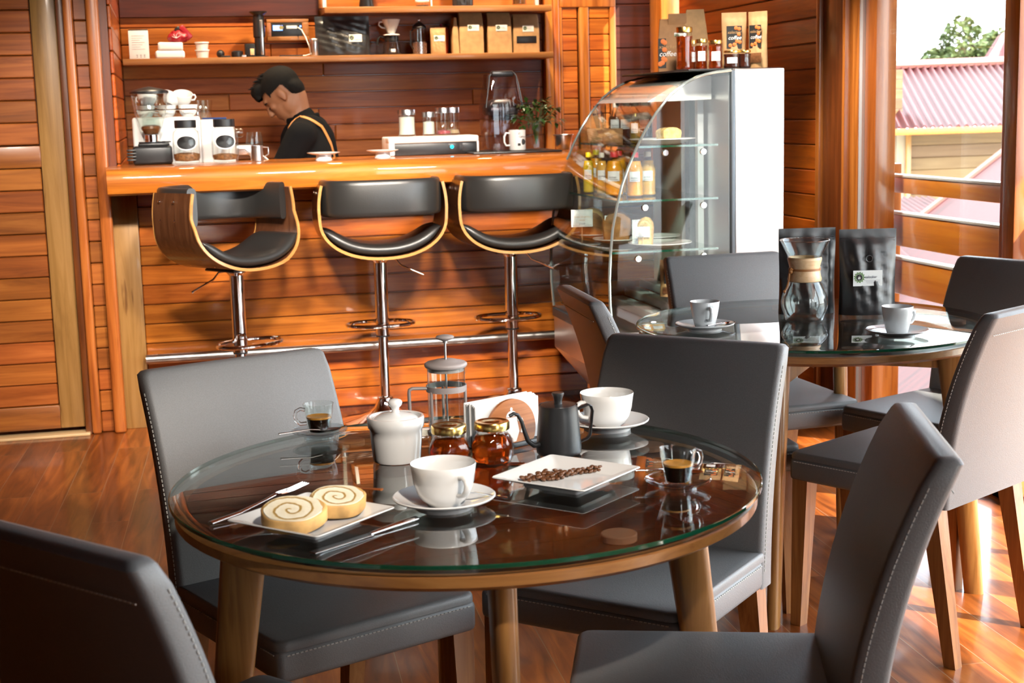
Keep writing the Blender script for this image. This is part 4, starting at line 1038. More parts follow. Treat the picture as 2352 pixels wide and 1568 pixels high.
def emblem(parent, c, r, y):
    # leafy ring mark printed at the left of the label
    lf = MB(); rnd = random.Random(5)
    for k in range(13):
        a = 2*PI*k/13; 
        for da, rr in ((.0, 1.0), (.22, .82)):
            cx, cz = c[0]+r*rr*math.cos(a+da), c[1]+r*rr*math.sin(a+da); l = r*.30; an = a+da+rnd.uniform(-.7, .7)
            lf.add([(cx-l*math.cos(an), y, cz-l*math.sin(an)), (cx+l*.4*math.sin(an), y, cz-l*.4*math.cos(an)), (cx+l*math.cos(an), y, cz+l*math.sin(an)), (cx-l*.4*math.sin(an), y, cz+l*.4*math.cos(an))], [(0, 1, 2, 3)])
    obj('leaf_wreath', lf, M['green'], parent, recalc=False, smooth=0)
    b_ = MB()
    rs = []
    for k in range(28):
        a = 2*PI*k/28; rs.append((c[0]+r*.5*math.cos(a), y-.0001, c[1]+r*.55*math.sin(a)))
    b_.tube(rs, r*.12, 6, closed=True, flat=(1, 1)); b_.tube([(c[0]-r*.45, y-.0001, c[1]-r*.3), (c[0]-.1*r, y-.0001, c[1]+r*.35), (c[0]+.35*r, y-.0001, c[1]+.1*r)], r*.09, 6)
    obj('emblem_ring', b_, M['ink'], parent, recalc=False)
def label_card(parent, cx, cz, w, h, y, txt='xalecker', em=True, lines=3, back=0.0):
    lb = obj('paper_label', MB().grid(lambda u, v: (cx-w/2+w*u, y+back*(2*u-1)**2, cz-h/2+h*v), 8, 1), M['paper'], parent, recalc=False)
    yy = y-.0006
    if em: emblem(lb, (cx-w*.29, cz+h*.06), h*.30, yy)
    if txt: text('lettering', txt, h*.24, M['ink_grey'], lb, (cx-w*.13, yy-.0002, cz+h*.0), shear=.28)
    if lines:
        ln = MB()
        for k in range(lines): z = cz-h*.14-h*.09*k; ln.box(cx-w*(.10-.03*k), cx+w*.42, yy-.0001, yy, z, z+h*.018)
        obj('small_print', ln, M['grey_print'], lb, smooth=0)
    return lb
def pouch(label, loc, rz, w, h, d, mat, seed=0, wr=.003, taper=0, zipz=None, valve=False, lab=None, cat='coffee bag', group=None, name='coffee_bag'):
    t = thing(name, label, cat, loc, rz, group)
    obj('pouch', pouch_mesh(w, h, d, taper, seed, wr), mat, t, smooth=70)
    if zipz: obj('zip_seal', MB().rbox(-w/2+.004, w/2-.004, -.0045, -.0005, zipz, zipz+.003, .001).rbox(-w/2+.004, w/2-.004, -.0045, -.0005, zipz+.008, zipz+.011, .001), mat, t)
    if valve: obj('valve', MB().lathe([(.0075, 0), (.0088, .001), (.0102, .001), (.0102, -.001)], 24, T=TR((0.0, face_y(w, h, d, 0, h*.66, .0035), h*.66), (PI/2, 0, 0))), mat, t)
    if lab: label_card(t, *lab)
    return t
bg = 'black foil coffee bags on the back table'
pouch('black foil coffee bag on the back table, the front one with its full label showing', (1.952, 3.865, TZ), math.radians(-13), .165, .247, .085, M['black_foil'], 3, .0035, .03, .212, True, (-.006, .108, .084, .045, face_y(.165, .247, .085, .03, .108, .0065)), group=bg)
pouch('black foil coffee bag half hidden behind the glass carafe', (1.80, 3.945, TZ), math.radians(-10), .168, .25, .085, M['black_foil'], 9, .0035, .03, .215, True, (-.008, .118, .084, .045, face_y(.168, .25, .085, .03, .118, .0065)), group=bg)
# ================================================================ on the bar
BZ = 1.160
t = thing('coffee_grinder', 'coffee grinder with big clear bean hopper at the left end of the bar', 'coffee grinder', (-.062, 6.75, BZ), 0)
obj('body', MB().rbox(-.085, .085, -.09, .12, 0, .080, .012, 3).rbox(-.06, .075, -.07, .10, .08, .092, .004), M['black_matte'], t)
obj('neck', MB().lathe([(0, .088), (.05, .088), (.05, .094), (.031, .096), (.031, .128), (0, .128)], 32), M['chrome'], t)
obj('adjuster', MB().lathe([(0, .090), (.058, .090), (.058, .098), (0, .098)], 32).rbox(.04, .082, -.012, .012, .093, .100, .003), M['black'], t)
hp = obj('hopper', MB().lathe([(.030, .126), (.034, .132), (.050, .165), (.066, .215), (.076, .270), (.079, .315), (.0775, .315), (.0745, .270), (.0645, .216), (.0485, .166), (.033, .134)], 40), M['glass'], t, smooth=60)
obj('lid', MB().lathe([(0, .340), (.012, .338), (.05, .330), (.079, .322), (.084, .318), (.084, .310), (.080, .308), (0, .308)], 40), M['black'], t, smooth=40)
obj('bean_shield', MB().lathe([(0, .232), (.040, .212), (.040, .150), (.036, .150), (.036, .209), (0, .228)], 6), M['glass'], hp, smooth=0)
obj('beans', MB().lathe([(0, .13), (.03, .132), (.044, .156), (.041, .166), (.02, .172), (0, .168)], 24), M['bean'], hp)
lv = MB()
for k in range(4): lv.rbox(-.11, -.07, -.10, -.04, .018+.014*k, .026+.014*k, .003)
obj('dosing_fins', lv, M['black'], t)
def store_jar(label, loc, fill, mat):
    t = thing('storage_jar', label, 'jar', loc, 0, 'glass storage jars with oval labels')
    obj('glass_body', MB().lathe([(0, .004), (.046, .003), (.052, .006), (.054, .012), (.053, .018), (.058, .030), (.058, .125), (.054, .142), (.044, .150), (.043, .155), (.045, .160), (.0425, .160), (.041, .154), (.042, .149), (.052, .140), (.0555, .124), (.0555, .03), (.05, .016), (0, .012)], 40), M['glass'], t, smooth=60)
    obj('lid', MB().lathe([(0, .190), (.044, .190), (.0465, .188), (.0465, .158), (.044, .156), (0, .156)], 40), M['black'], t)
    c_ = MB().lathe([(0, .013), (.049, .017), (.0545, .03), (.0545, fill), (.03, fill+.006), (.015, fill-.004), (0, fill+.002)], 32); obj('contents', c_, mat, t)
    def ov(s, r):
        poly = []
        g = MB()
        for rr in (0.0, .5, 1.0):
            pass
        pts = [(s*.040*math.cos(a), .094+s*.026*math.sin(a)) for a in [2*PI*k/36 for k in range(36)]]
        vs = [(r*math.sin(x/r), -r*math.cos(x/r), z) for x, z in pts]+[(0, -r, .094)]
        g.add(vs, [(k, (k+1) % 36, 36) for k in range(36)]); return g
    o = obj('oval_label', ov(1.24, .0588), M['paper'], t, recalc=False, smooth=80); obj('chalk_oval', ov(1.08, .0594), M['black'], o, recalc=False, smooth=80)
    return t
M['grounds'] = plain('brown sugar grounds', (.22, .09, .03), .8, noise=.4, nscale=90)
store_jar('left glass jar with black lid and oval label before the white espresso machine', (.083, 6.52, BZ), .045, M['grounds'])
store_jar('right glass jar with black lid and oval chalk label, nearer the barista', (.247, 6.53, BZ), .036, M['grounds'])
t = thing('espresso_machine', 'boxy white espresso machine carrying cups behind the two glass jars', 'espresso machine', (.10, 7.0, .95))
obj('body', MB().rbox(-.245, .055, -.17, .17, .0, .415, .012, 3).rbox(.055, .205, -.17, .17, 0, .398, .010, 3), M['white'], t)
obj('cup_rail', MB().tube([(-.225, -.155, .415), (-.225, -.155, .447), (.035, -.155, .447), (.045, -.155, .44), (.045, -.155, .415)], .0035, 8).tube([(-.225, .15, .415), (-.225, .15, .447), (.045, .15, .447), (.045, .15, .415)], .0035, 8), M['chrome'], t)
obj('steam_knob', MB().lathe([(0, 0), (.018, 0), (.02, .004), (.022, .03), (.016, .04), (0, .04)], 20, T=TR((.205, -.12, .335), (0, PI/2, 0))), M['walnut'], t)
obj('group_head', MB().rbox(.205, .29, -.10, .02, .23, .28, .01).tube([(.29, -.06, .25), (.35, -.1, .20)], .012, 10), M['steel'], t)
obj('steam_wand', MB().tube([(.22, -.13, .26), (.245, -.15, .26), (.285, -.16, .215)], .004, 8), M['chrome'], t)
ctop = 1.366
def small_cup(label, loc, rx, rz, up=True):
    t = thing('stacked_cup', label, 'cup', loc, rz, 'white cups on top of the espresso machine'); t.rotation_euler = (rx, 0, rz)
    obj('body', MB().lathe([(0, .003), (.024, .003), (.026, 0), (.029, .003), (.038, .018), (.043, .040), (.0445, .052), (.0425, .052), (.040, .040), (.035, .018), (0, .008)], 32), M['porcelain'], t, smooth=60)
    obj('handle', MB().tube([(.041, 0, .044), (.054, 0, .045), (.060, 0, .034), (.054, 0, .020), (.039, 0, .019)], .0038, 8), M['porcelain'], t, smooth=60)
    return t
cl_ = ('lower white cup at the left of the machine top, behind the hopper', 'lower white cup in the middle of the machine top', 'lower white cup at the right end of the machine top rail',
       'upper white cup stacked at the left behind the hopper', 'upper white cup tipped on the middle one', 'upper white cup tipped with its handle to the right')
for k, x in enumerate((-.085, .010, .105)): small_cup(cl_[k], (x, 6.93, ctop), 0, 2.2+k)
small_cup(cl_[3], (-.078, 6.94, ctop+.05), .15, 2.5); small_cup(cl_[4], (.022, 6.95, ctop+.056), .5, 2.0); small_cup(cl_[5], (.082, 6.97, ctop+.056), .45, .2)
def tumbler(label, loc):
    o = obj('glass_tumbler', MB().lathe([(0, .004), (.022, .002), (.024, .006), (.031, .09), (.0295, .09), (.0225, .010), (0, .009)], 28), M['glass'], None, loc, smooth=60); return tag(o, label, 'glass', 'tumblers on the espresso machine')
for k, (x, y) in enumerate(((-.02, 7.09), (.045, 7.10), (.11, 7.09), (.165, 7.05), (.19, 7.11))):
    tumbler(('clear tumbler furthest left behind the stacked cups', 'clear tumbler second from left behind the stacked cups', 'clear tumbler in the middle behind the stacked cups', 'clear tumbler nearest the right edge in front of another', 'clear tumbler at the far right rear of the machine top')[k], (x, y, ctop-.018 if x > .15 else ctop))
o = obj('blue_cloth', MB().rbox(.165, .275, 6.88, 6.95, 1.349, 1.357, .003), plain('blue cloth', (.01, .03, .12), .9)); tag(o, 'dark blue folded cloth on the right end of the espresso machine', 'cloth')
t = thing('milk_pitcher', 'small steel milk pitcher on the bar beside the barista', 'pitcher', (.388, 6.62, BZ), 0)
obj('body', MB().lathe([(0, .002), (.028, .002), (.029, .01), (.026, .055), (.027, .07), (.0255, .07), (.0245, .055), (.0275, .01), (0, .006)], 28), M['steel'], t); obj('handle', MB().tube([(.026, 0, .062), (.05, 0, .06), (.05, 0, .03), (.028, 0, .018)], .003, 8), M['steel'], t)
def cup_plate(label, loc):
    t = thing('footed_plate', label, 'plate', loc, 0, 'white footed plates on the bar edge')
    obj('dish', MB().lathe([(0, .024), (.03, .023), (.05, .026), (.072, .033), (.0725, .035), (.05, .030), (.03, .028), (0, .028)], 48), M['porcelain'], t, smooth=60)
    obj('foot', MB().lathe([(0, 0), (.036, 0), (.037, .004), (.033, .010), (.034, .025), (0, .025)], 40), M['porcelain'], t, smooth=50)
    return t
cup_plate('white footed plate on the bar edge in front of the barista', (.668, 6.48, BZ)); cup_plate('white footed plate on the bar edge, right of the barista', (.940, 6.56, BZ))
t = thing('counter_appliance', 'low white countertop appliance with dark slot and small blue light', 'appliance', (1.21, 6.85, BZ))
obj('housing', MB().rbox(-.213, .213, -.0, .12, .01, .085, .008, 3).rbox(-.213, .213, -.10, .0, .055, .085, .008, 3).rbox(-.213, -.185, -.10, 0, .0, .06, .005).rbox(.203, .213, -.10, 0, .0, .06, .004), M['white'], t)
obj('dark_panel', MB().rbox(-.186, .203, -.092, -.05, 0.0, .054, .003), M['black'], t)
obj('indicator_light', MB().ball((.085, -.094, .034), (.008, .002, .008), 12, 8), plain('blue led', (0, .2, .3), .4, emit=(.0, .5, .8), es=3), t)
obj('button_panel', MB().rbox(.07, .12, -.0935, -.09, .015, .05, .001).rbox(.135, .195, -.0935, -.09, .015, .05, .001), M['black_matte'], t)
def canister(label, x, y, r, h, fill, mat, z=BZ+.0855):
    t = thing('lidded_canister', label, 'jar', (x, y, z), 0, 'steel-lidded glass canisters on the appliance')
    obj('glass_body', MB().lathe([(0, .003), (r-.003, .002), (r, .006), (r, h-.024), (r-.003, h-.024), (r-.003, .008), (0, .007)], 32), M['glass'], t, smooth=60)
    obj('lid', MB().lathe([(0, h), (r, h), (r+.001, h-.002), (r+.001, h-.025), (r-.004, h-.025), (0, h-.025)], 32), M['steel'], t)
    if fill: obj('contents', MB().lathe([(0, .008), (r-.004, .009), (r-.004, fill), (0, fill+.006)], 28), mat, t)
    return t
M['sugar'] = plain('white sugar', (.82, .78, .70), .8); M['pink_sugar'] = plain('pink sugar', (.5, .08, .10), .8, noise=.5, nscale=200); M['tan_sugar'] = plain('tan sugar', (.5, .32, .18), .8)
canister('glass canister of white sugar, leftmost on the white appliance', 1.103, 6.86, .040, .125, .09, M['sugar'])
canister('short glass canister with white label lid, second from left on the appliance', 1.207, 6.86, .030, .112, .065, M['sugar'])
canister('tall glass canister with a little pink sugar on the appliance', 1.272, 6.83, .036, .130, .022, M['pink_sugar'])
canister('tall glass canister with tan sugar at the right end of the appliance', 1.325, 6.88, .033, .130, .025, M['tan_sugar'])
o = obj('bar_mat', MB().rbox(1.36, 1.78, 6.58, 6.92, BZ, BZ+.009, .003), M['black']); tag(o, 'black rubber bar mat under the blender and the mug', 'mat')
MZ = BZ+.0095
t = thing('blender', 'commercial blender jug with black lid inside a clear tinted sound enclosure', 'blender', (1.545, 6.82, MZ))
M['smoke'] = glass('smoky clear plastic', (.80, .74, .80), 1.55)
def rr_ring(hx, hy, z, r=.02, cx=0, cy_=0, n=5):
    pts = []
    for ax_, ay_, a0 in ((hx-r, hy-r, 0), (-hx+r, hy-r, PI/2), (-hx+r, -hy+r, PI), (hx-r, -hy+r, 1.5*PI)):
        for k in range(n): a = a0+k*PI/2/(n-1); pts.append((cx+ax_+r*math.cos(a), cy_+ay_+r*math.sin(a), z))
    return pts
obj('jug', MB().loft([rr_ring(.055, .055, 0), rr_ring(.060, .060, .08), rr_ring(.066, .066, .175)], caps=False), M['glass'], t, smooth=60)
obj('lid', MB().loft([rr_ring(.07, .07, .165), rr_ring(.076, .076, .18), rr_ring(.072, .072, .205), rr_ring(.05, .05, .232), rr_ring(.03, .03, .24, .015)]).rbox(-.05, .05, -.05, .05, .14, .17, .01), M['black'], t, smooth=40)
en = obj('enclosure', MB().loft([rr_ring(.075, .085, 0, .02), rr_ring(.085, .09, .12, .02), rr_ring(.088, .09, .2, .02), rr_ring(.070, .08, .31, .02), rr_ring(.066, .07, .355, .02)], caps=False), M['smoke'], t, smooth=60)
obj('enclosure_seam', MB().tube([(-.088, -.09, .20), (-.07, -.08, .31), (-.064, -.07, .345), (-.05, -.07, .36)], .0035, 6).tube([(.088, -.09, .20), (.07, -.08, .31), (.064, -.07, .345), (.05, -.07, .36)], .0035, 6), M['black'], en)
obj('enclosure_handle', MB().rbox(-.055, .05, -.085, -.04, .34, .368, .008), M['black'], en)
t = thing('mug', 'white printed mug on the bar mat beside the blender', 'mug', (1.593, 6.69, MZ), 0)
obj('body', MB().lathe([(0, .003), (.037, .002), (.039, .005), (.040, .094), (.0375, .095), (.0365, .09), (.0365, .008), (0, .008)], 40), M['porcelain'], t, smooth=50)
obj('handle', MB().tube([(-.038, -.006, .08), (-.055, -.008, .082), (-.064, -.009, .065), (-.064, -.009, .04), (-.056, -.008, .024), (-.038, -.006, .024)], .0045, 10), M['porcelain'], t, smooth=60)
lp = obj('print', MB().grid(lambda u, v: (.0405*math.sin(-.35+1.2*u), -.0405*math.cos(-.35+1.2*u), .02+.065*v), 10, 1), M['porcelain'], t, recalc=False)
text('lettering', 'El', .015, M['ink'], lp, (-.006, -.0418, .074), shear=.25); text('lettering', 'Cafetruder', .0125, M['ink'], lp, (-.004, -.0424, .060), shear=.25)
obj('drawn_shapes', MB().ball((.018, -.0372, .040), (.012, .002, .014), 16, 10).rbox(-.008, .006, -.0418, -.0412, .022, .034, .0005), M['ink'], lp)
t = thing('vase', 'faceted glass vase of drooping green leaves at the right end of the bar mat', 'vase', (1.70, 6.75, MZ))
obj('glass_body', MB().lathe([(0, .004), (.024, .003), (.026, .008), (.026, .05), (.033, .085), (.040, .138), (.038, .138), (.031, .085), (.0235, .05), (.022, .014), (0, .013)], 10), M['glass'], t, smooth=0)
t = thing('leafy_sprigs', 'bunch of dark green leafy sprigs standing in the glass vase', 'plant', (1.70, 6.75, MZ))
M['leaf'] = plain('dark glossy leaf', (.035, .085, .015), .4, noise=.5, nscale=12)
rnd = random.Random(11); lf = MB(); stm = MB()
for k in range(30):
    a = rnd.uniform(0, 2*PI); rr = rnd.uniform(.03, .105); top = Vector((rr*math.cos(a), rr*.8*math.sin(a), rnd.uniform(.14, .235)-rr*.35))
    stm.tube([(0, 0, .02), (top.x*.25, top.y*.25, .13), top], .0016, 5)
    for q in range(5):
        d = Vector((math.cos(a+rnd.uniform(-1.3, 1.3)), math.sin(a+rnd.uniform(-1.3, 1.3)), rnd.uniform(-1.1, .5))).normalized()*rnd.uniform(.032, .052)
        s = d.cross(Vector((0, 0, 1))).normalized()*.0105; p = top+Vector((rnd.uniform(-.012, .012),)*3)
        m_ = p+d*.5+Vector((0, 0, .006))
        lf.add([p, m_+s, p+d, m_-s, m_-Vector((0, 0, .003))], [(0, 1, 4), (1, 2, 4), (2, 3, 4), (3, 0, 4)])
obj('leaves', lf, M['leaf'], t, recalc=False); obj('stems', stm, M['leaf'], t)
o = obj('metal_bowl', MB().lathe([(0, .003), (.028, .002), (.034, .01), (.045, .07), (.05, .072), (.049, .075), (.042, .071), (.031, .012), (0, .008)], 32), M['steel'], None, (1.845, 6.80, BZ), smooth=50); tag(o, 'small steel bowl on the bar just left of the display case', 'bowl')
t = thing('straw_cup', 'clear cup holding black straws seen behind the display case glass', 'cup', (2.03, 6.72, BZ), 0)
obj('cup', MB().lathe([(0, .004), (.035, .003), (.045, .13), (.043, .13), (.033, .008), (0, .008)], 28), M['glass'], t, smooth=60)
sw = MB(); rnd = random.Random(2)
for k in range(16): a = rnd.uniform(0, 6.28); sw.tube([(.015*math.cos(a), .015*math.sin(a), .01), (.062*math.cos(a), .045*math.sin(a), .17+rnd.uniform(0, .04))], .0028, 6)
obj('straws', sw, M['black'], t)
# ================================================================ shelves on the back wall
SZ = 1.660; SY = 7.84
o = obj('wall_shelf', MB().rbox(-.19, 2.056, 7.74, 7.98, SZ-.034, SZ-.002, .003), M['shelf']); tag(o, 'long wooden wall shelf behind the bar loaded with coffee gear', 'shelf')
UZ = 1.908
o = obj('wall_shelf', MB().rbox(.838, 2.056, 7.76, 7.98, UZ-.034, UZ-.002, .003), M['shelf']); tag(o, 'short upper wooden wall shelf cut off by the top of the photo', 'shelf')
for x, lab in ((.834, 'white metal shelf bracket at the left end of the upper shelf'), (1.975, 'white metal shelf bracket at the right end of the upper shelf')):
    o = obj('shelf_bracket', MB().rbox(x, x+.02, 7.80, 7.83, UZ-.0015, UZ+.3, .002).rbox(x, x+.02, 7.80, 7.98, UZ+.28, UZ+.3, .002), M['white']); tag(o, lab, 'bracket', 'white shelf brackets')
def at(x0, x1): return ((x0+x1)/2*SY/7.85, SY, SZ-.0018)
t = thing('paper_box', 'white box with small printed text at the left end of the shelf', 'box', (-.106, SY, SZ-.0018)); 
obj('carton', MB().rbox(-.05, .048, -.05, .05, 0, .142, .002), M['paper'], t); obj('dark_top', MB().rbox(-.049, .047, -.02, .049, .142, .15, .002), M['black'], t)
ln = MB()
for k in range(7): ln.box(-.035, .03-.012*(k % 3), -.0508, -.0502, .115-.011*k, .1165-.011*k)
for k in range(3): ln.prism([(-.016+.018*k, .008), (-.012+.018*k, .014), (-.017+.018*k, .022), (-.006+.018*k, .022), (-.011+.018*k, .014), (-.007+.018*k, .008)], -.0508, -.0502)
obj('printed_lines', ln, M['grey_print'], t, smooth=0)
def lump(name, label, cat, loc, size, mat, seed, group=None):
    b = MB().rbox(-size[0]/2, size[0]/2, -size[1]/2, size[1]/2, 0, size[2], min(size)*.28, 4); r_ = random.Random(seed)
    b.v = [(x*(1+r_.uniform(-.03, .03)), y, z*(1+r_.uniform(-.05, .05))) for x, y, z in b.v]
    o = obj(name, b, mat, None, loc, smooth=60); return tag(o, label, cat, group)
lump('napkin_pack', 'lower plastic-wrapped pack of white napkins on the shelf', 'napkins', (.045, SY, SZ-.0018), (.145, .10, .040), M['paper'], 1, 'wrapped napkin packs')
lump('napkin_pack', 'upper rounded plastic-wrapped pack of napkins under the red bag', 'napkins', (.050, SY, SZ+.0385), (.125, .10, .042), M['paper'], 2, 'wrapped napkin packs')
M['red_bag'] = plain('crimson wrapper', (.30, .006, .015), .35, bump=.4, nscale=25)
t = thing('crumpled_bag', 'crumpled crimson and black bag with a white flower mark on the napkin packs', 'bag', (.09, SY, SZ+.081))
rb_ = MB().ball((0, 0, .026), (.05, .03, .036), 14, 10); r_ = random.Random(4); rb_.v = [(x+r_.uniform(-.005, .005), y, max(0, z+r_.uniform(-.006, .006))) for x, y, z in rb_.v]
obj('lower_fold', rb_, M['red_bag'], t, smooth=20); obj('upper_fold', MB().rbox(-.03, .05, -.012, .012, -.02, .02, .008, 2, TR((.03, 0, .055), (0, math.radians(50), 0))), M['red_bag'], t); obj('dark_fold', MB().rbox(-.03, .04, -.016, .008, -.016, .016, .007, 2, TR((.012, .004, .052), (0, math.radians(48), 0))), M['black'], t)
pt = MB()
for k in range(4): a = .5+k*.75; pt.tube([(-.008, -.031, .02), (-.008+.018*math.cos(a)-.006*math.sin(a), -.0315, .02+.018*math.sin(a)), (-.008+.024*math.cos(a), -.031, .02+.024*math.sin(a))], .0012, 5)
obj('flower_mark', pt, M['paper'], t)
for k in range(2):
    o = obj('ramekin', MB().lathe([(0, .003), (.026, 0), (.029, .002), (.034, .036), (.0375, .038), (.0375, .044), (.034, .044), (.031, .036), (.026, .006), (0, .006)], 36), M['porcelain'], None, (.208, SY, SZ-.0018+.0385*k), smooth=40)
    tag(o, ('white ramekin at the bottom of a stack of two on the shelf', 'white ramekin on top of the stack of two on the shelf')[k], 'ramekin', 'stacked white ramekins')
t = thing('tamper', 'black coffee tamper with round knob lying on the shelf', 'tamper', (.30, SY, SZ-.0018)); obj('knob', MB().ball((0, 0, .021), (.021, .021, .021)), M['black'], t); obj('disc', MB().rbox(.0, .05, -.02, .02, 0, .012, .004), M['black'], t)
t = thing('portafilter', 'black portafilter parts lying on the shelf beside the tamper', 'portafilter', (.385, SY, SZ-.0018)); obj('basket', MB().lathe([(0, 0), (.028, 0), (.03, .012), (.03, .03), (.022, .036), (0, .036)], 24), M['black'], t); obj('spout', MB().rbox(.01, .045, -.02, .02, .0, .014, .004), M['steel'], t)
t = thing('small_box', 'small black box with a cream patch beside the tall coffee press on the shelf', 'box', (.452, SY+.02, SZ-.0018)); obj('carton', MB().rbox(-.026, .026, -.03, .03, 0, .07, .003), M['black'], t); obj('patch', MB().rbox(.0, .02, -.0315, -.0305, .012, .045, .0004), M['pale_wood'], t)
t = thing('plunger_brewer', 'tall black and chrome plunger coffee brewer on the shelf', 'coffee brewer', (.503, SY, SZ-.0018))
obj('chamber', MB().lathe([(0, .008), (.024, .008), (.026, .012), (.026, .10), (.031, .105), (.031, .145), (.027, .215), (0, .215)], 28), M['black'], t); obj('plunger', MB().rbox(.002, .018, -.031, -.024, .01, .19, .003), M['steel'], t); obj('flange', MB().lathe([(0, .215), (.027, .215), (.045, .228), (.047, .233), (0, .236)], 28), M['black'], t); obj('foot', MB().lathe([(0, 0), (.045, 0), (.045, .006), (.02, .01), (0, .01)], 28), M['black'], t)
t = thing('wall_radio', 'car-style radio with blue lit display in a wooden wall frame', 'radio', (.662, 7.975, 1.805))
fr_ = MB().rbox(-.11, .11, -.02, .008, .036, .054, .003).rbox(-.11, .11, -.02, .008, -.058, -.036, .003).rbox(-.11, -.088, -.02, .008, -.036, .036, .003).rbox(.075, .11, -.02, .008, -.036, .036, .003)
obj('wooden_frame', fr_, M['shelf'], t); fa = obj('faceplate', MB().rbox(-.088, .075, -.016, 0, -.036, .036, .003), M['black'], t)
obj('display', MB().rbox(-.078, -.028, -.0168, -.016, -.004, .022, .0004).rbox(.063, .071, -.0168, -.016, .012, .02, .0004), plain('blue display', (.02, .05, .4), .4, emit=(.12, .25, 1.0), es=3), fa)
obj('knob', MB().lathe([(0, 0), (.012, 0), (.012, .008), (0, .008)], 20, T=TR((-.036, -.016, .01), (PI/2, 0, 0))), M['gold'], fa)
obj('pale_slot', MB().rbox(-.008, .048, -.0168, -.016, .004, .020, .0004), M['alu'], fa)
o = obj('charging_cable', MB().tube([(.715, 7.955, 1.815), (.728, 7.90, 1.80), (.745, 7.87, 1.76), (.765, 7.86, 1.70), (.765, 7.85, 1.672), (.735, 7.84, 1.664), (.69, 7.83, 1.662), (.655, 7.83, 1.662)], .0028, 8), M['paper']); tag(o, 'white charging cable hanging from the radio to the shelf', 'cable')
o = obj('phone', MB().rbox(.60, .72, 7.79, 7.86, SZ-.0018, SZ+.006, .003), M['black']); tag(o, 'dark phone lying flat on the shelf at the end of the white cable', 'phone')
o = obj('steel_shaker', MB().lathe([(0, .002), (.021, .001), (.0225, .004), (.0225, .068), (.024, .07), (.024, .088), (.022, .091), (0, .091)], 28), M['steel'], None, (.786, SY, SZ-.0018)); tag(o, 'small steel shaker between the cable and the big black bag on the shelf', 'shaker')
pouch('big black coffee bag with a small white label on the shelf', (.935, SY, SZ-.0018), 0, .285, .205, .09, M['black_foil'], 5, .005, lab=(.064, .09, .068, .038, face_y(.285, .205, .09, .064, .09, .007), '', True, 3))
t = thing('pour_over_dripper', 'white ceramic cone dripper standing on the glass server', 'dripper', (1.195, SY, SZ+.1))
obj('cone', MB().lathe([(.016, .008), (.020, .010), (.05, .083), (.047, .083), (.018, .014)], 36), M['porcelain'], t, smooth=60); obj('flange', MB().lathe([(.016, 0), (.044, 0), (.045, .003), (.042, .006), (.018, .010)], 36), M['porcelain'], t); obj('handle', MB().tube([(-.042, 0, .072), (-.062, 0, .07), (-.066, 0, .055), (-.05, 0, .042), (-.03, 0, .038)], .004, 8), M['porcelain'], t)
t = thing('glass_server', 'glass coffee server with black collar and handle under the white dripper', 'server', (1.195, SY, SZ-.0018))
obj('glass_body', MB().lathe([(0, .003), (.045, .002), (.048, .008), (.045, .05), (.034, .085), (.033, .1), (.031, .1), (.032, .084), (.043, .05), (.045, .01), (0, .007)], 36), M['glass'], t, smooth=60); obj('collar', MB().lathe([(.0345, .072), (.037, .074), (.036, .1), (.034, .1)], 36, close=True), M['black'], t)
obj('handle', MB().tube([(-.036, 0, .09), (-.06, 0, .098), (-.072, 0, .085), (-.078, 0, .055)], .006, 8), M['black'], t); obj('label_spot', MB().rbox(-.012, .012, -.0475, -.0465, .014, .03, .0004), M['paper'], t)
t = thing('steel_french_press', 'steel and glass french press with domed lid on the shelf', 'french press', (1.345, SY, SZ-.0018))
obj('glass_body', MB().lathe([(0, .004), (.034, .003), (.035, .008), (.035, .14), (.033, .14), (.033, .008), (0, .007)], 32), M['glass'], t, smooth=60)
pf = MB(); 
for j in range(6):
    for k in range(18): a = 2*PI*(k+.5*(j % 2))/18; pf.ball((.0355*math.cos(a), .0355*math.sin(a), .012+.009*j), (.0034, .0034, .0034), 6, 4)
obj('perforated_sleeve', MB().lathe([(.0352, .004), (.0356, .004), (.0356, .066), (.0352, .066)], 32, close=True), M['steel'], t); obj('stud_pattern', pf, M['chrome'], t)
obj('lid', MB().lathe([(0, .172), (.01, .17), (.03, .155), (.0375, .143), (.0375, .136), (0, .136)], 32), M['black'], t, smooth=60); obj('knob', MB().ball((0, 0, .180), (.008, .008, .009)), M['chrome'], t); obj('handle', MB().tube([(-.036, -.01, .13), (-.05, -.02, .12), (-.052, -.02, .05), (-.036, -.01, .03)], .004, 8), M['black'], t)
pouch('small kraft coffee pouch with a dark window in front of the red press', (1.440, SY-.03, SZ-.0018), 0, .082, .138, .05, M['kraft'], 7, .0015, lab=(.004, .082, .058, .03, face_y(.082, .138, .05, .004, .082, .004), 'xalecker', True, 0))
t = thing('red_french_press', 'orange-red french press half hidden behind the small kraft pouch', 'french press', (1.475, SY+.06, SZ-.0018)); obj('body', MB().lathe([(0, .0), (.04, 0), (.04, .125), (.043, .13), (.03, .145), (0, .148)], 28), plain('orange red enamel', (.55, .06, .015), .3), t); obj('knob', MB().ball((0, 0, .155), (.008, .008, .009)), M['red_bag'], t)
def block_bag(label, cx, w, h, d, win=False, lab=True):
    t = thing('kraft_bag', label, 'coffee bag', (cx, SY, SZ-.0018), 0, 'kraft coffee bags on the shelf')
    obj('paper_bag', MB().loft([rr_ring(w/2, d/2, 0, .006), rr_ring(w/2, d/2, h*.5, .006), rr_ring(w/2*.97, d/2*.7, h*.84, .005), rr_ring(w/2*.95, .004, h, .003)]), M['kraft'], t, smooth=40)
    lb = label_card(t, .01, h*.62, .062, .032, -d/2*.98-.002, 'xalecker', True, 2)
    if win: obj('window_strip', MB().rbox(-w*.38, w*.38, -d/2-.0015, -d/2-.0005, .05, .088, .0004), M['black'], t)
    return t
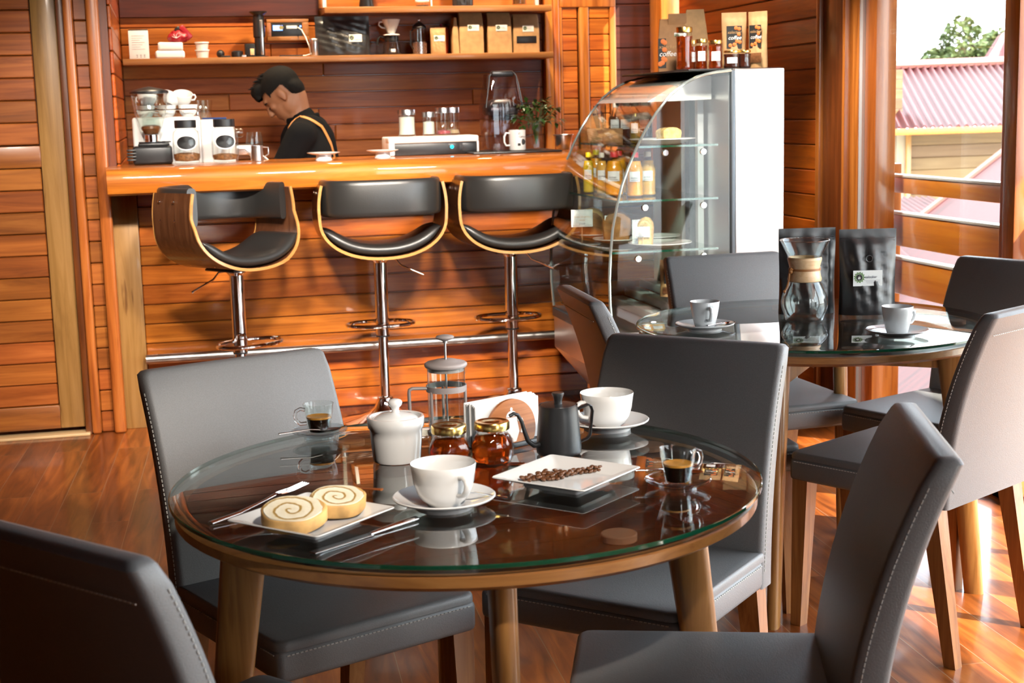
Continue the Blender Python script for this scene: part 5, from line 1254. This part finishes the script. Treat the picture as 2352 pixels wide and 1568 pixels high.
t = thing('kraft_bag', 'narrow kraft coffee bag seen edge on between the red press and the kraft bags', 'coffee bag', (1.535, SY+.01, SZ-.0018)); obj('paper_bag', MB().loft([rr_ring(.018, .05, 0, .005), rr_ring(.016, .045, .12, .005), rr_ring(.006, .04, .19, .003)]), M['kraft'], t)
block_bag('kraft coffee bag with white label, left of the three at the shelf end', 1.622, .132, .218, .075); block_bag('kraft coffee bag with white label, middle of the three at the shelf end', 1.776, .132, .214, .075); block_bag('kraft coffee bag with a dark window strip at the right shelf end', 1.925, .145, .205, .06, True)
# upper shelf items (only their feet show)
uz = UZ-.0018
o = obj('coffee_grinder', MB().lathe([(0, 0), (.038, 0), (.04, .01), (.034, .05), (.034, .16), (0, .17)], 28), M['black'], None, (1.072, 7.86, uz)); tag(o, 'black rounded hand grinder on the upper shelf', 'grinder')
t = thing('french_press', 'french press with pale frame on the upper shelf', 'french press', (1.37, 7.86, uz)); obj('glass_body', MB().lathe([(0, .008), (.032, .007), (.035, .014), (.035, .14), (.033, .14), (.033, .012), (0, .011)], 28), M['glass'], t); obj('frame', MB().tube([(.036, 0, .10), (.048, 0, .10), (.05, 0, 0)], .0045, 8).lathe([(.034, .03), (.037, .03), (.037, .04), (.034, .04)], 28, close=True), M['white'], t); obj('foot', MB().lathe([(0, 0), (.036, 0), (.036, .008), (0, .008)], 28), M['black'], t)
pouch('dark coffee bag on the upper shelf', (1.59, 7.86, uz), 0, .115, .19, .07, M['black_foil'], 12)
t = thing('jar', 'clear jar with dark contents on the upper shelf near the right bracket', 'jar', (1.90, 7.86, uz)); obj('glass_body', MB().lathe([(0, .004), (.036, .003), (.038, .01), (.038, .12), (.036, .12), (.036, .012), (0, .01)], 28), M['glass'], t); obj('contents', MB().lathe([(0, .012), (.034, .013), (.034, .06), (0, .065)], 24), M['bean'], t)
# ================================================================ in and on the display case
def bottle(label, loc, r, h, juice, cap, rz=0, ribs=True, lab='xalecker', name='juice_bottle', group='juice bottles in the display case', fill=.80):
    t = thing(name, label, 'bottle', loc, rz, group)
    n = 14; prof = [(0, .002), (r*.8, .001), (r, .006)]
    zb, zs = h*.56, h*.72
    for k in range(n):
        z = .006+(zb-.006)*(k+1)/n; prof.append((r*(1-.045*(k % 2) if ribs and k < n-4 else 1), z))
    prof += [(r*.98, zb+.01), (r*.80, zs), (r*.42, h*.86), (r*.36, h*.88), (r*.36, h*.99)]
    obj('bottle_body', MB().lathe(prof, 32), M['glass'], t, smooth=50)
    zf = h*fill; lp = [(0, .003)]+[(max(.004, x-.0015), z+.001) for x, z in prof[1:] if z < zf]
    lp += [(lp[-1][0]*.9, zf), (0, zf)]
    obj('juice', MB().lathe(lp, 28), juice, t, smooth=50)
    obj('cap', MB().lathe([(0, h), (r*.40, h), (r*.44, h-.003), (r*.44, h*.885), (0, h*.885)], 24), cap, t)
    if lab:
        lb = obj('paper_label', MB().grid(lambda u, v: ((r+.0012)*math.sin(-.75+1.3*u), -(r+.0012)*math.cos(-.75+1.3*u), zb*.62+.040*v), 10, 1), M['paper'], t, recalc=False, smooth=80)
        text('lettering', lab[-6:], .0125, M['ink_grey'], lb, (-r*.62, -r*1.0-.0025, zb*.62+.012), rot=(PI/2, 0, -.06), shear=.25)
        obj('small_print', MB().box(-r*.55, r*.35, -r-.0026, -r-.0022, zb*.62+.005, zb*.62+.007), M['grey_print'], lb, smooth=0)
    return t
def jmat(nm, c): return plain(nm, c, .25, spec=.4, sss=.35)
M['j_yellow'] = jmat('yellow juice', (.80, .50, .02)); M['j_orange'] = jmat('orange juice', (.85, .34, .015)); M['j_pale'] = jmat('pale orange juice', (.80, .42, .08)); M['j_brown'] = jmat('dark brown syrup', (.06, .015, .008)); M['j_olive'] = jmat('olive syrup', (.25, .16, .03))
M['cap_y'] = plain('yellow cap', (.80, .55, .01), .4); M['cap_r'] = plain('red cap', (.55, .015, .02), .4); M['cap_w'] = plain('cream cap', (.78, .70, .58), .4)
S2 = 1.0003
for lab, x, y, r, h, j, c in (
    ('slim yellow juice bottle with yellow cap, leftmost in the display case', 1.735, 6.00, .024, .172, 'j_yellow', 'cap_y'),
    ('pale orange juice bottle with cream cap, second from left in the case', 1.765, 5.90, .025, .172, 'j_pale', 'cap_w'),
    ('fat orange juice bottle with red cap and label facing us in the case', 1.772, 5.75, .038, .178, 'j_orange', 'cap_r'),
    ('orange juice bottle with red cap behind the fat labelled one', 1.835, 5.89, .036, .178, 'j_orange', 'cap_r'),
    ('orange juice bottle with red cap right of the fat labelled bottle', 1.826, 5.64, .033, .178, 'j_orange', 'cap_r'),
    ('ribbed pale orange juice bottle at the right end of the bottle row', 1.893, 5.68, .033, .178, 'j_pale', 'cap_w'),
    ('yellow-capped juice bottle in the rear row of the display case', 1.80, 6.10, .032, .178, 'j_orange', 'cap_y'),
    ('second yellow-capped juice bottle in the rear row, further right', 1.90, 6.08, .032, .178, 'j_orange', 'cap_y')):
    bottle(lab, (x, y, S2), r, h, M[j], M[c], rz=-.25)
S1 = 1.2083
for k, (x, y) in enumerate(((1.868, 6.02), (1.90, 5.98), (1.935, 5.97), (1.955, 5.90))):
    bottle(('dark syrup bottle with cream cap, leftmost on the top shelf of the case', 'dark syrup bottle, second from left on the top shelf of the case', 'dark syrup bottle, third on the top shelf of the case', 'dark syrup bottle with cream cap, nearest and rightmost on the top shelf')[k], (x, y, S1), .033, .168, M['j_brown'], M['cap_w'], -.3, False, 'lecker', 'syrup_bottle', 'dark syrup bottles on the top shelf', .66)
bottle('small olive bottle in front of the dark syrups on the top shelf', (1.88, 5.80, S1), .022, .125, M['j_olive'], M['gold'], -.3, False, 'lecker', 'syrup_bottle', None, .7)
for k, (x, y) in enumerate(((1.80, 6.08), (1.83, 5.95))):
    pouch(('brown kraft packet lying at the far left of the top case shelf', 'brown kraft packet leaning in front of the dark syrup bottles')[k], (x, y, S1), -.3, .085, .062, .05, M['kraft_dark'], 20+k, .002, name='kraft_packet', cat='packet')
def plate(label, loc, R, h=.02):
    o = obj('serving_plate', MB().lathe([(0, .003), (R*.6, 0), (R*.66, .002), (R*.9, h*.8), (R, h), (R, h+.003), (R*.88, h*.8+.004), (R*.62, .007), (0, .007)], 56), M['porcelain'], None, loc, smooth=60); return tag(o, label, 'plate', 'white serving plates in the case')
S3 = .8023
plate('white plate of yellow cake on the top shelf of the case', (1.935, 5.62, S1), .135)
plate('white plate holding the cut cake slice, nearest on the lower case shelf', (1.905, 5.57, S3), .128, .016)
plate('white plate under the brown loaf cake on the lower case shelf', (1.80, 5.80, S3), .105, .018); plate('white plate under the far loaf cake at the left of the lower shelf', (1.775, 6.08, S3), .095, .018)
plate('white plate behind the cut slice on the lower case shelf', (1.99, 5.86, S3), .10, .016)
M['cake'] = plain('yellow cake crumb', (.80, .56, .22), .85, noise=.25, nscale=60, bump=.5); M['cake_brown'] = plain('brown loaf crust', (.30, .12, .03), .7, noise=.35, nscale=25, bump=.5)
def loaf(label, loc, rz, sx, sy, sz, m, m2):
    t = thing('loaf_cake', label, 'cake', loc, rz, 'cakes in the display case'); r_ = random.Random(int(loc[0]*1000))
    sec = lambda y, k: [(-sx*.42*k, y, 0), (sx*.42*k, y, 0), (sx*.5*k, y, sz*.62*k), (sx*.46*k, y, sz*.8*k), (sx*.25*k, y, sz*.96*k), (0, y, sz*k), (-sx*.25*k, y, sz*.95*k), (-sx*.46*k, y, sz*.8*k), (-sx*.5*k, y, sz*.62*k)]
    obj('crust', MB().loft([sec(-sy/2, .93)]+[sec(-sy/2+sy*(k+.5)/8, 1+r_.uniform(-.02, .02)) for k in range(8)]+[sec(sy/2, .93)]), m, t, smooth=50)
    obj('cut_face', MB().loft([sec(-sy/2-.001, .9), sec(-sy/2-.003, .87)]), m2, t); return t
loaf('brown loaf cake on its plate on the lower case shelf', (1.795, 5.80, S3+.0075), -.3, .12, .13, .118, M['cake_brown'], M['cake_brown'])
loaf('golden brown loaf cake behind the price card', (1.765, 6.07, S3+.0075), -.3, .11, .12, .12, M['crust'], M['cake_brown'])
loaf('upright slice of pale yellow cake on the nearest plate of the lower shelf', (1.845, 5.57, S3+.0075), -.5, .062, .05, .112, M['crust'], M['cake'])
loaf('round yellow cake wedge on the top shelf of the case', (1.955, 5.60, S1+.0075), .2, .085, .07, .058, M['cake'], M['cake'])
def price(label, loc, rz, w, h, lines, stick=.05, tilt=0):
    t = thing('price_card', label, 'price card', loc, rz, 'white price cards in the case'); t.rotation_euler = (tilt, 0, rz)
    c_ = obj('card', MB().rbox(-w/2, w/2, -.0006, .0006, stick, stick+h, .0004, 1), M['paper'], t)
    obj('stick', MB().tube([(0, .001, 0), (0, .001, stick+.01)], .0014, 6), M['pale_wood'], t)
    for k, (s, sz, m, fz) in enumerate(lines): text('lettering', s, sz, m, c_, (0, -.0012, stick+h*fz), align='CENTER', shear=.2)
    cr = MB(); r_ = random.Random(8)
    for sx in (-1, 1):
        for sz_ in (0, 1):
            for k in range(4): cx = sx*(w*.38-.008*k); cz = stick+(h*.9 if sz_ else h*.1); cr.tube([(cx, -.001, cz), (cx+sx*.006, -.001, cz+(.008 if sz_ else -.004)*(.4+.2*k))], .0006, 4)
    obj('corner_sprigs', cr, M['ink_grey'], c_); return t
price('white price card on a stick in front of the golden loaf', (1.695, 5.97, S3), -.12, .092, .073, (('Queque de vainilla y', .0088, M['ink_orange'], .55), ('naranja', .0088, M['ink_orange'], .36), ('S/ 6.00', .0095, M['ink_grey'], .14)), .058)
price('curved white price card in front of the brown loaf', (1.838, 5.665, S3+.006), .35, .045, .085, (('mix', .011, M['ink_grey'], .5), ('8', .012, M['ink_grey'], .2)), .012)
price('white card leaning on the cut cake slice', (1.822, 5.535, S3+.008), -.3, .055, .042, (), .035)
price('folded white card tilted on top of the brown loaf', (1.765, 5.74, S3+.095), -.3, .075, .022, (), .004, -.5)
def picture_label(t, cx, cz, w, h, y):
    lb = obj('printed_label', MB().box(cx-w/2, cx+w/2, y-.0006, y, cz-h/2, cz+h/2), M['ink'], t)
    text('lettering', "xalecker's", h*.18, M['kraft'], lb, (cx-w*.44, y-.0012, cz+h*.16), shear=.25); text('lettering', 'coffee', h*.24, M['paper'], lb, (cx-w*.40, y-.0012, cz-h*.10), shear=.25)
    ch = MB(); r_ = random.Random(9)
    for px, pz in ((.3, .12), (.18, -.18), (.36, -.22), (.02, -.32), (-.25, -.36), (.32, .36), (.12, .40)): ch.ball((cx+px*w, y-.001, cz+pz*h), (h*.085, .0012, h*.085), 12, 8)
    obj('cherry_print', ch, M['cherry'], lb)
M['cherry'] = plain('coffee cherry print', (.62, .16, .03), .6)
def kraft_pouch(label, loc, rz, w, h, d, win=True, pic=True):
    t = pouch(label, loc, rz, w, h, d, M['kraft'], 31, .0012, taper=.05, name='kraft_pouch', group='kraft coffee pouches at the display case')
    if pic: picture_label(t, 0, h*.56, w*.62, h*.40, face_y(w, h, d, .0, h*.56, .004))
    if win: obj('window_strip', MB().rbox(-w*.38, w*.38, face_y(w, h, d, 0, h*.2, .003)-.001, face_y(w, h, d, 0, h*.2, .003), h*.10, h*.27, .0004), M['bean'], t)
    return t
kraft_pouch('kraft coffee pouch with cherry label on the floor of the display case', (1.965, 5.62, .5905), -.3, .085, .150, .05)
LZ = 1.4975
kraft_pouch('front-facing kraft pouch with dark cherry label on the steel end of the case', (2.235, 5.60, LZ), -.35, .098, .222, .055)
kraft_pouch('kraft pouch turned sideways at the right end of the case top', (2.316, 5.55, LZ), -1.0, .09, .222, .055)
t = thing('kraft_bag', 'large dark kraft bag at the left back of the case top', 'coffee bag', (2.07, 5.86, LZ), -.35); obj('paper_bag', MB().loft([rr_ring(.062, .04, 0, .005), rr_ring(.062, .04, .12, .005), rr_ring(.058, .025, .18, .005), rr_ring(.055, .006, .215, .003)]), M['kraft_dark'], t, smooth=40); label_card(t, .03, .14, .05, .035, -.034, '', True, 0)
obj('fold_flap', MB().rbox(-.02, .056, -.02, -.008, .19, .235, .002), M['kraft_dark'], t); picture_label(t, -.045, .075, .032, .12, -.0415)
t = thing('kraft_bag', 'tall kraft bag pinched at its neck behind the big honey jar', 'coffee bag', (2.155, 5.83, LZ), -.35); obj('paper_bag', MB().loft([rr_ring(.058, .045, 0, .006), rr_ring(.056, .04, .10, .006), rr_ring(.045, .022, .19, .006), rr_ring(.036, .006, .25, .003)]), M['kraft'], t, smooth=40)
def syrup_jar(label, loc, r, h, group='honey jars on the case top', lab=True, m='honey'):
    t = thing('honey_jar', label, 'jar', loc, -.3, group)
    pr = [(0, .002), (r*.9, .001), (r, .006), (r*.97, .012), (r*.93, h*.25), (r*.93, h*.62), (r*.98, h*.74), (r*.98, h*.78), (r*.84, h*.84), (r*.84, h*.92)]
    obj('glass_body', MB().lathe(pr, 32), M['glass'], t, smooth=50); obj('honey', MB().lathe([(0, .004)]+[(x-.002, z+.001) for x, z in pr[1:8]]+[(0, h*.78)], 28), M[m], t, smooth=50)
    obj('lid', MB().lathe([(0, h), (r*.90, h), (r*.93, h-.002), (r*.93, h*.88), (r*.86, h*.87), (0, h*.87)], 28), M['gold'], t)
    if lab:
        lb = obj('paper_label', MB().grid(lambda u, v: ((r+.0008)*math.sin(-.6+1.2*u), -(r+.0008)*math.cos(-.6+1.2*u), h*.28+h*.32*v), 8, 1), M['paper'], t, recalc=False, smooth=80)
        text('lettering', 'lecker', .011, M['ink_grey'], lb, (-r*.6, -r-.003, h*.40), shear=.25)
    return t
syrup_jar('tall gold-lidded honey jar, biggest on the case top', (2.010, 5.56, LZ), .034, .165, None, False)
syrup_jar('small gold-lidded honey jar just right of the tall one', (2.075, 5.66, LZ), .025, .118); syrup_jar('small gold-lidded honey jar in the middle of the labelled row', (2.085, 5.57, LZ), .025, .118); syrup_jar('small gold-lidded honey jar at the right end of the labelled row', (2.117, 5.50, LZ), .029, .110)
syrup_jar('squat dark jam jar with gold lid, left one on the case top', (2.185, 5.50, LZ), .034, .070, 'squat dark jars on the case top', True, 'honey_dark'); syrup_jar('squat dark jam jar with gold lid, right one on the case top', (2.236, 5.50, LZ), .030, .070, 'squat dark jars on the case top', False, 'honey_dark')
# ================================================================ barista
M['skin'] = plain('warm brown skin', (.21, .085, .038), .6, sss=.05)
M['hair'] = plain('black hair', (.004, .0035, .003), .8, spec=.15, bump=.5, nscale=160)
M['shirt'] = plain('black shirt', (.004, .004, .0045), .9, spec=.1)
M['strap'] = plain('tan leather strap', (.45, .19, .045), .5)
M['trouser'] = plain('dark trousers', (.01, .02, .024), .85)
def remeshed(name, mb, voxel, mat, parent=None, smooth_it=6):
    o = obj(name, mb, mat, parent, smooth=0)
    m = o.modifiers.new('remesh', 'REMESH'); m.mode = 'VOXEL'; m.voxel_size = voxel; m.use_smooth_shade = True
    s = o.modifiers.new('smooth', 'SMOOTH'); s.factor = .5; s.iterations = smooth_it
    dg = bpy.context.evaluated_depsgraph_get(); me = bpy.data.meshes.new_from_object(o.evaluated_get(dg))
    o.modifiers.clear(); old = o.data; o.data = me; bpy.data.meshes.remove(old)
    if not me.materials: me.materials.append(mat)
    return o
def limb(mb, pts, rs, n=14):
    P = [Vector(p) for p in pts]; R = []; Q = []
    for i in range(len(P)-1):
        for k in range(5): Q.append(P[i].lerp(P[i+1], k/5)); R.append(rs[i]+(rs[i+1]-rs[i])*k/5)
    Q.append(P[-1]); R.append(rs[-1]); mb.tube(Q, R, n)
    mb.ball(Q[0], R[0], 14, 10); mb.ball(Q[-1], R[-1], 14, 10)
BX = Vector((.665, 7.16, 0))     # standing point; he faces -x
def W(f_, l_, z): return (BX.x-f_*math.cos(.22)-l_*math.sin(.22)*1.0, BX.y+f_*math.sin(.22)-l_*math.cos(.22), z)
# f forward, l towards his left (the camera side)
HEADC = Vector(W(.115, 0, 1.463)); PT = math.radians(44)
Rh = Matrix.Rotation(PI-.30, 4, 'Z') @ Matrix.Rotation(PT, 4, 'Y')
HT = Matrix.Translation(HEADC) @ Rh
body = MB()
hb = MB()
hb.ball((-.006, 0, .012), (.096, .076, .092), 24, 18); hb.ball((.035, 0, -.055), (.058, .056, .075), 20, 14); hb.ball((.066, 0, -.112), (.026, .028, .022), 14, 10)
hb.ball((.0, .045, -.07), (.045, .022, .045), 12, 8); hb.ball((.0, -.045, -.07), (.045, .022, .045), 12, 8)
hb.ball((.078, 0, .022), (.022, .052, .018), 14, 10)                     # brow
hb.tube([(.088, 0, .012), (.104, 0, -.018), (.114, 0, -.038)], [.010, .011, .013], 12); hb.ball((.108, 0, -.040), (.014, .017, .010), 12, 8)   # nose
hb.ball((.084, 0, -.066), (.016, .024, .008), 12, 8); hb.ball((.082, 0, -.080), (.015, .021, .008), 12, 8)   # lips
hb.ball((.066, .036, -.022), (.022, .020, .018), 10, 8); hb.ball((.066, -.036, -.022), (.022, .020, .018), 10, 8)   # cheeks
for s in (-1, 1):
    hb.ball((-.008, s*.078, -.015), (.019, .009, .032), 14, 10); hb.ball((-.004, s*.078, -.040), (.010, .007, .012), 10, 8)
body.add(hb.v, hb.f, HT)
neck0 = Vector(W(.035, 0, 1.335)); headlow = HT @ Vector((-.035, 0, -.06))
limb(body, [headlow, neck0, W(.0, 0, 1.27)], [.056, .060, .075])
limb(body, [W(.0, 0, 1.20), W(-.03, 0, 1.0), W(-.04, 0, .85)], [.125, .115, .12])
SL, SR = W(.01, .185, 1.255), W(.01, -.185, 1.255)
EL, ER = W(.13, .235, 1.04), W(.13, -.235, 1.04)
HL, HR = W(.335, .12, 1.075), W(.335, -.10, 1.085)
limb(body, [SL, EL, HL], [.052, .042, .028]); limb(body, [SR, ER, HR], [.052, .042, .028])
for s, Hh in ((1, HL), (-1, HR)):
    Hh = Vector(Hh); fwd = (Vector(W(1, 0, 0))-Vector(W(0, 0, 0))).normalized(); lat = (Vector(W(0, 1, 0))-Vector(W(0, 0, 0))).normalized()
    c = Hh+fwd*.045; body.ball(c, (.042, .030, .020), 14, 10)
    for k in range(4):
        o_ = lat*(-.027+.018*k); ln_ = (.060, .072, .068, .052)[k if s > 0 else 3-k]
        limb(body, [c+fwd*.025+o_, c+fwd*(.03+ln_*.55)+o_+Vector((0, 0, .004)), c+fwd*(.03+ln_)+o_+Vector((0, 0, -.016))], [.0095, .0088, .0075], 10)
    limb(body, [c-lat*s*.024, c+fwd*.02-lat*s*.045, c+fwd*.045-lat*s*.046], [.011, .010, .008], 10)
for s in (1, -1): limb(body, [W(-.04, s*.095, .86), W(-.02, s*.10, .47), W(-.04, s*.10, .09)], [.085, .058, .042]); limb(body, [W(-.05, s*.10, .04), W(.12, s*.11, .03)], [.04, .03])
person = remeshed('person', body, .0065, M['skin'], None, 3)
tag(person, 'barista in a black shirt with tan apron straps, head bent, working behind the bar', 'person')
hr = MB()
hr.ball((-.014, 0, .030), (.106, .084, .096), 24, 18); hr.ball((.062, 0, .085), (.052, .062, .036), 16, 12); hr.ball((.088, .0, .062), (.026, .05, .026), 14, 10); hr.ball((-.065, 0, -.02), (.045, .070, .06), 16, 12)
h2 = MB().add(hr.v, hr.f, HT)
hair = remeshed('hair', h2, .006, M['hair'], person, 3)
# open the hair over face, ears and neck
bmh = bmesh.new(); bmh.from_mesh(hair.data); inv = HT.inverted(); dele = []
for v in bmh.verts:
    p = inv @ v.co
    face = p.x > .045 and p.z < .046
    temple = p.x > .012 and p.z < .012
    ear = abs(p.y) > .052 and -.040 < p.x < .03 and p.z < .016
    nape = p.z < -.085 or (p.z < -.050 and p.x > -.050)
    if face or temple or ear or nape: dele.append(v)
bmesh.ops.delete(bmh, geom=dele, context='VERTS'); bmh.to_mesh(hair.data); bmh.free()
tf = MB(); rnd = random.Random(6)
for k in range(60):
    a, b_ = rnd.uniform(-.8, .8), rnd.uniform(-.2, .9); p = Vector((.10*math.sin(b_)*.9, .07*math.sin(a), .085+.035*math.cos(a)*math.cos(b_)*.8)); d = Vector((.5+b_*.3, a*.3, .6)).normalized()
    tf.tube([p-d*.012, p+d*.012, p+d*rnd.uniform(.018, .034)+Vector((.006, 0, 0))], [.004, .003, .0006], 5)
obj('hair_tuft', MB().add(tf.v, tf.f, HT), M['hair'], hair)
fb = MB()
for s in (-1, 1):
    fb.tube([(.090, s*.016, .012), (.090, s*.032, .017), (.078, s*.047, .010)], [.004, .0045, .002], 6)
    fb.tube([(.090, s*.020, -.014), (.091, s*.032, -.016), (.078, s*.044, -.013)], [.0025, .003, .0015], 6)
obj('brows_and_lashes', MB().add(fb.v, fb.f, HT), M['hair'], person)['label'] = 'dark eyebrows and lowered eyelashes'
sh = MB()
limb(sh, [W(.0, 0, 1.225), W(-.025, 0, 1.05), W(-.035, 0, .88)], [.135, .135, .135])
for s in (1, -1): limb(sh, [W(-.02, s*.05, 1.275), W(-.03, s*.10, 1.15), W(-.04, s*.09, .95)], [.085, .105, .10])
limb(sh, [W(.005, .185, 1.255), W(.005, 0, 1.29), W(.005, -.185, 1.255)], [.070, .080, .070])
limb(sh, [SL, EL, Vector(EL).lerp(Vector(HL), .8)], [.072, .060, .046]); limb(sh, [SR, ER, Vector(ER).lerp(Vector(HR), .8)], [.072, .060, .046])
limb(sh, [W(.005, 0, 1.29), W(.022, 0, 1.335)], [.085, .070])
shirt = remeshed('shirt', sh, .008, M['shirt'], person, 4)
cb = MB(); 
for k in range(21):
    pass
coll = []
for k in range(24):
    a = 2*PI*k/24; c = Vector(W(.018, 0, 1.338)); coll.append(c+Vector((.074*math.cos(a), .070*math.sin(a), .012*math.cos(a))))
obj('collar', MB().tube(coll, .014, 8, closed=True, flat=(1.3, .55)), M['shirt'], shirt)
# straps lie on the shirt surface
def on_shirt(p, frm):
    d = (Vector(p)-Vector(frm)); ok, loc, nrm, i = shirt.ray_cast(Vector(frm), d.normalized())
    return loc+nrm*.003 if ok else Vector(p)
bpy.context.view_layer.update()
def strap(keys):
    pts = []
    for k in range(len(keys)-1):
        for q in range(6):
            f_, l_, z = [keys[k][i]+(keys[k+1][i]-keys[k][i])*q/6 for i in range(3)]
            tgt = Vector(W(-.02, 0, z-.04)); out = Vector(W(f_, l_, z)); frm = tgt+(out-tgt).normalized()*.5; pts.append(on_shirt(tgt, frm))
    return pts
sb = MB()
sb.tube(strap([(.10, .13, 1.24), (.03, .10, 1.36), (-.08, .10, 1.30), (-.13, .085, 1.18), (-.14, .045, 1.05), (-.14, .0, .95)]), .0095, 6, flat=(.35, 1.25))
obj('apron_strap', sb, M['strap'], person)
sb = MB(); sb.tube(strap([(.10, -.13, 1.24), (.03, -.10, 1.36), (-.08, -.10, 1.30), (-.13, -.075, 1.18), (-.14, -.03, 1.05), (-.14, .03, .95)]), .0095, 6, flat=(.35, 1.25))
obj('apron_strap', sb, M['strap'], person)
tr = MB()
for s in (1, -1): limb(tr, [W(-.04, s*.08, .88), W(-.02, s*.10, .47), W(-.04, s*.10, .09)], [.115, .078, .062])
limb(tr, [W(-.04, .05, .90), W(-.04, -.05, .90)], [.13, .13]); remeshed('trousers', tr, .012, M['trouser'], person, 3)
t = thing('wine_glass', 'stemmed clear glass held near the barista under his face', 'glass', (.40, 6.98, 1.045), 0)
obj('bowl', MB().lathe([(0, .115), (.012, .117), (.034, .15), (.040, .19), (.034, .24), (.0325, .24), (.0385, .19), (.0325, .151), (0, .12)], 28), M['glass'], t, smooth=70); obj('stem', MB().lathe([(0, .115), (.005, .114), (.0035, .07), (.004, .012), (.034, .003), (.034, 0), (0, 0)], 20), M['glass'], t, smooth=70)
o = obj('work_counter', MB().rbox(-.18, 2.0, 6.97, 7.06, 1.0, 1.044, .004), M['counter']) if False else None
# ================================================================ lamps: one over the louvred door, the others unseen fill added for brightness
for x, y, tx, ty, tz, e_, sz_, lab in (
        (2.25, 7.55, 2.25, 7.9, 1.9, 30, 100, 'small recessed ceiling spotlight over the louvred door'),
        (.9, 7.25, .9, 7.6, 1.3, 50, 100, 'added unseen fill spotlight over the barista'),
        (.1, 7.25, .1, 7.6, 1.3, 34, 100, 'added unseen fill spotlight over the espresso machine'),
        (1.75, 7.25, 1.75, 7.6, 1.3, 48, 100, 'added unseen fill spotlight over the blender'),
        (-.1, 3.3, .0, 6.6, .55, 330, 44, 'added unseen fill spotlight aimed at the left of the bar front'),
        (.75, 3.3, .75, 6.6, .55, 330, 44, 'added unseen fill spotlight aimed at the middle of the bar front'),
        (1.5, 3.6, 1.5, 6.6, .55, 270, 44, 'added unseen fill spotlight aimed at the right of the bar front'),
        (1.9, 5.25, 2.75, 5.35, .6, 170, 44, 'added unseen fill spotlight aimed at the timber beside the big window'),
        (.95, .2, .40, 2.62, .74, 205, 21, 'added unseen fill spotlight aimed at the front table')):
    lt = thing('unseen_spotlight', lab, 'spotlight', (x, y, 2.745), group='ceiling spotlights')
    obj('trim_ring', MB().lathe([(.045, 0), (.055, 0), (.055, .005), (.045, .005)], 24, close=True), M['steel'], lt)
    spot('spot', (x, y, 2.72), (tx, ty, tz), e_, sz_, (1.0, .78, .52) if y > 7 else (1.0, .90, .78), .6 if sz_ > 30 else .35, .04 if y > 7 else (.18 if sz_ > 30 else .12))
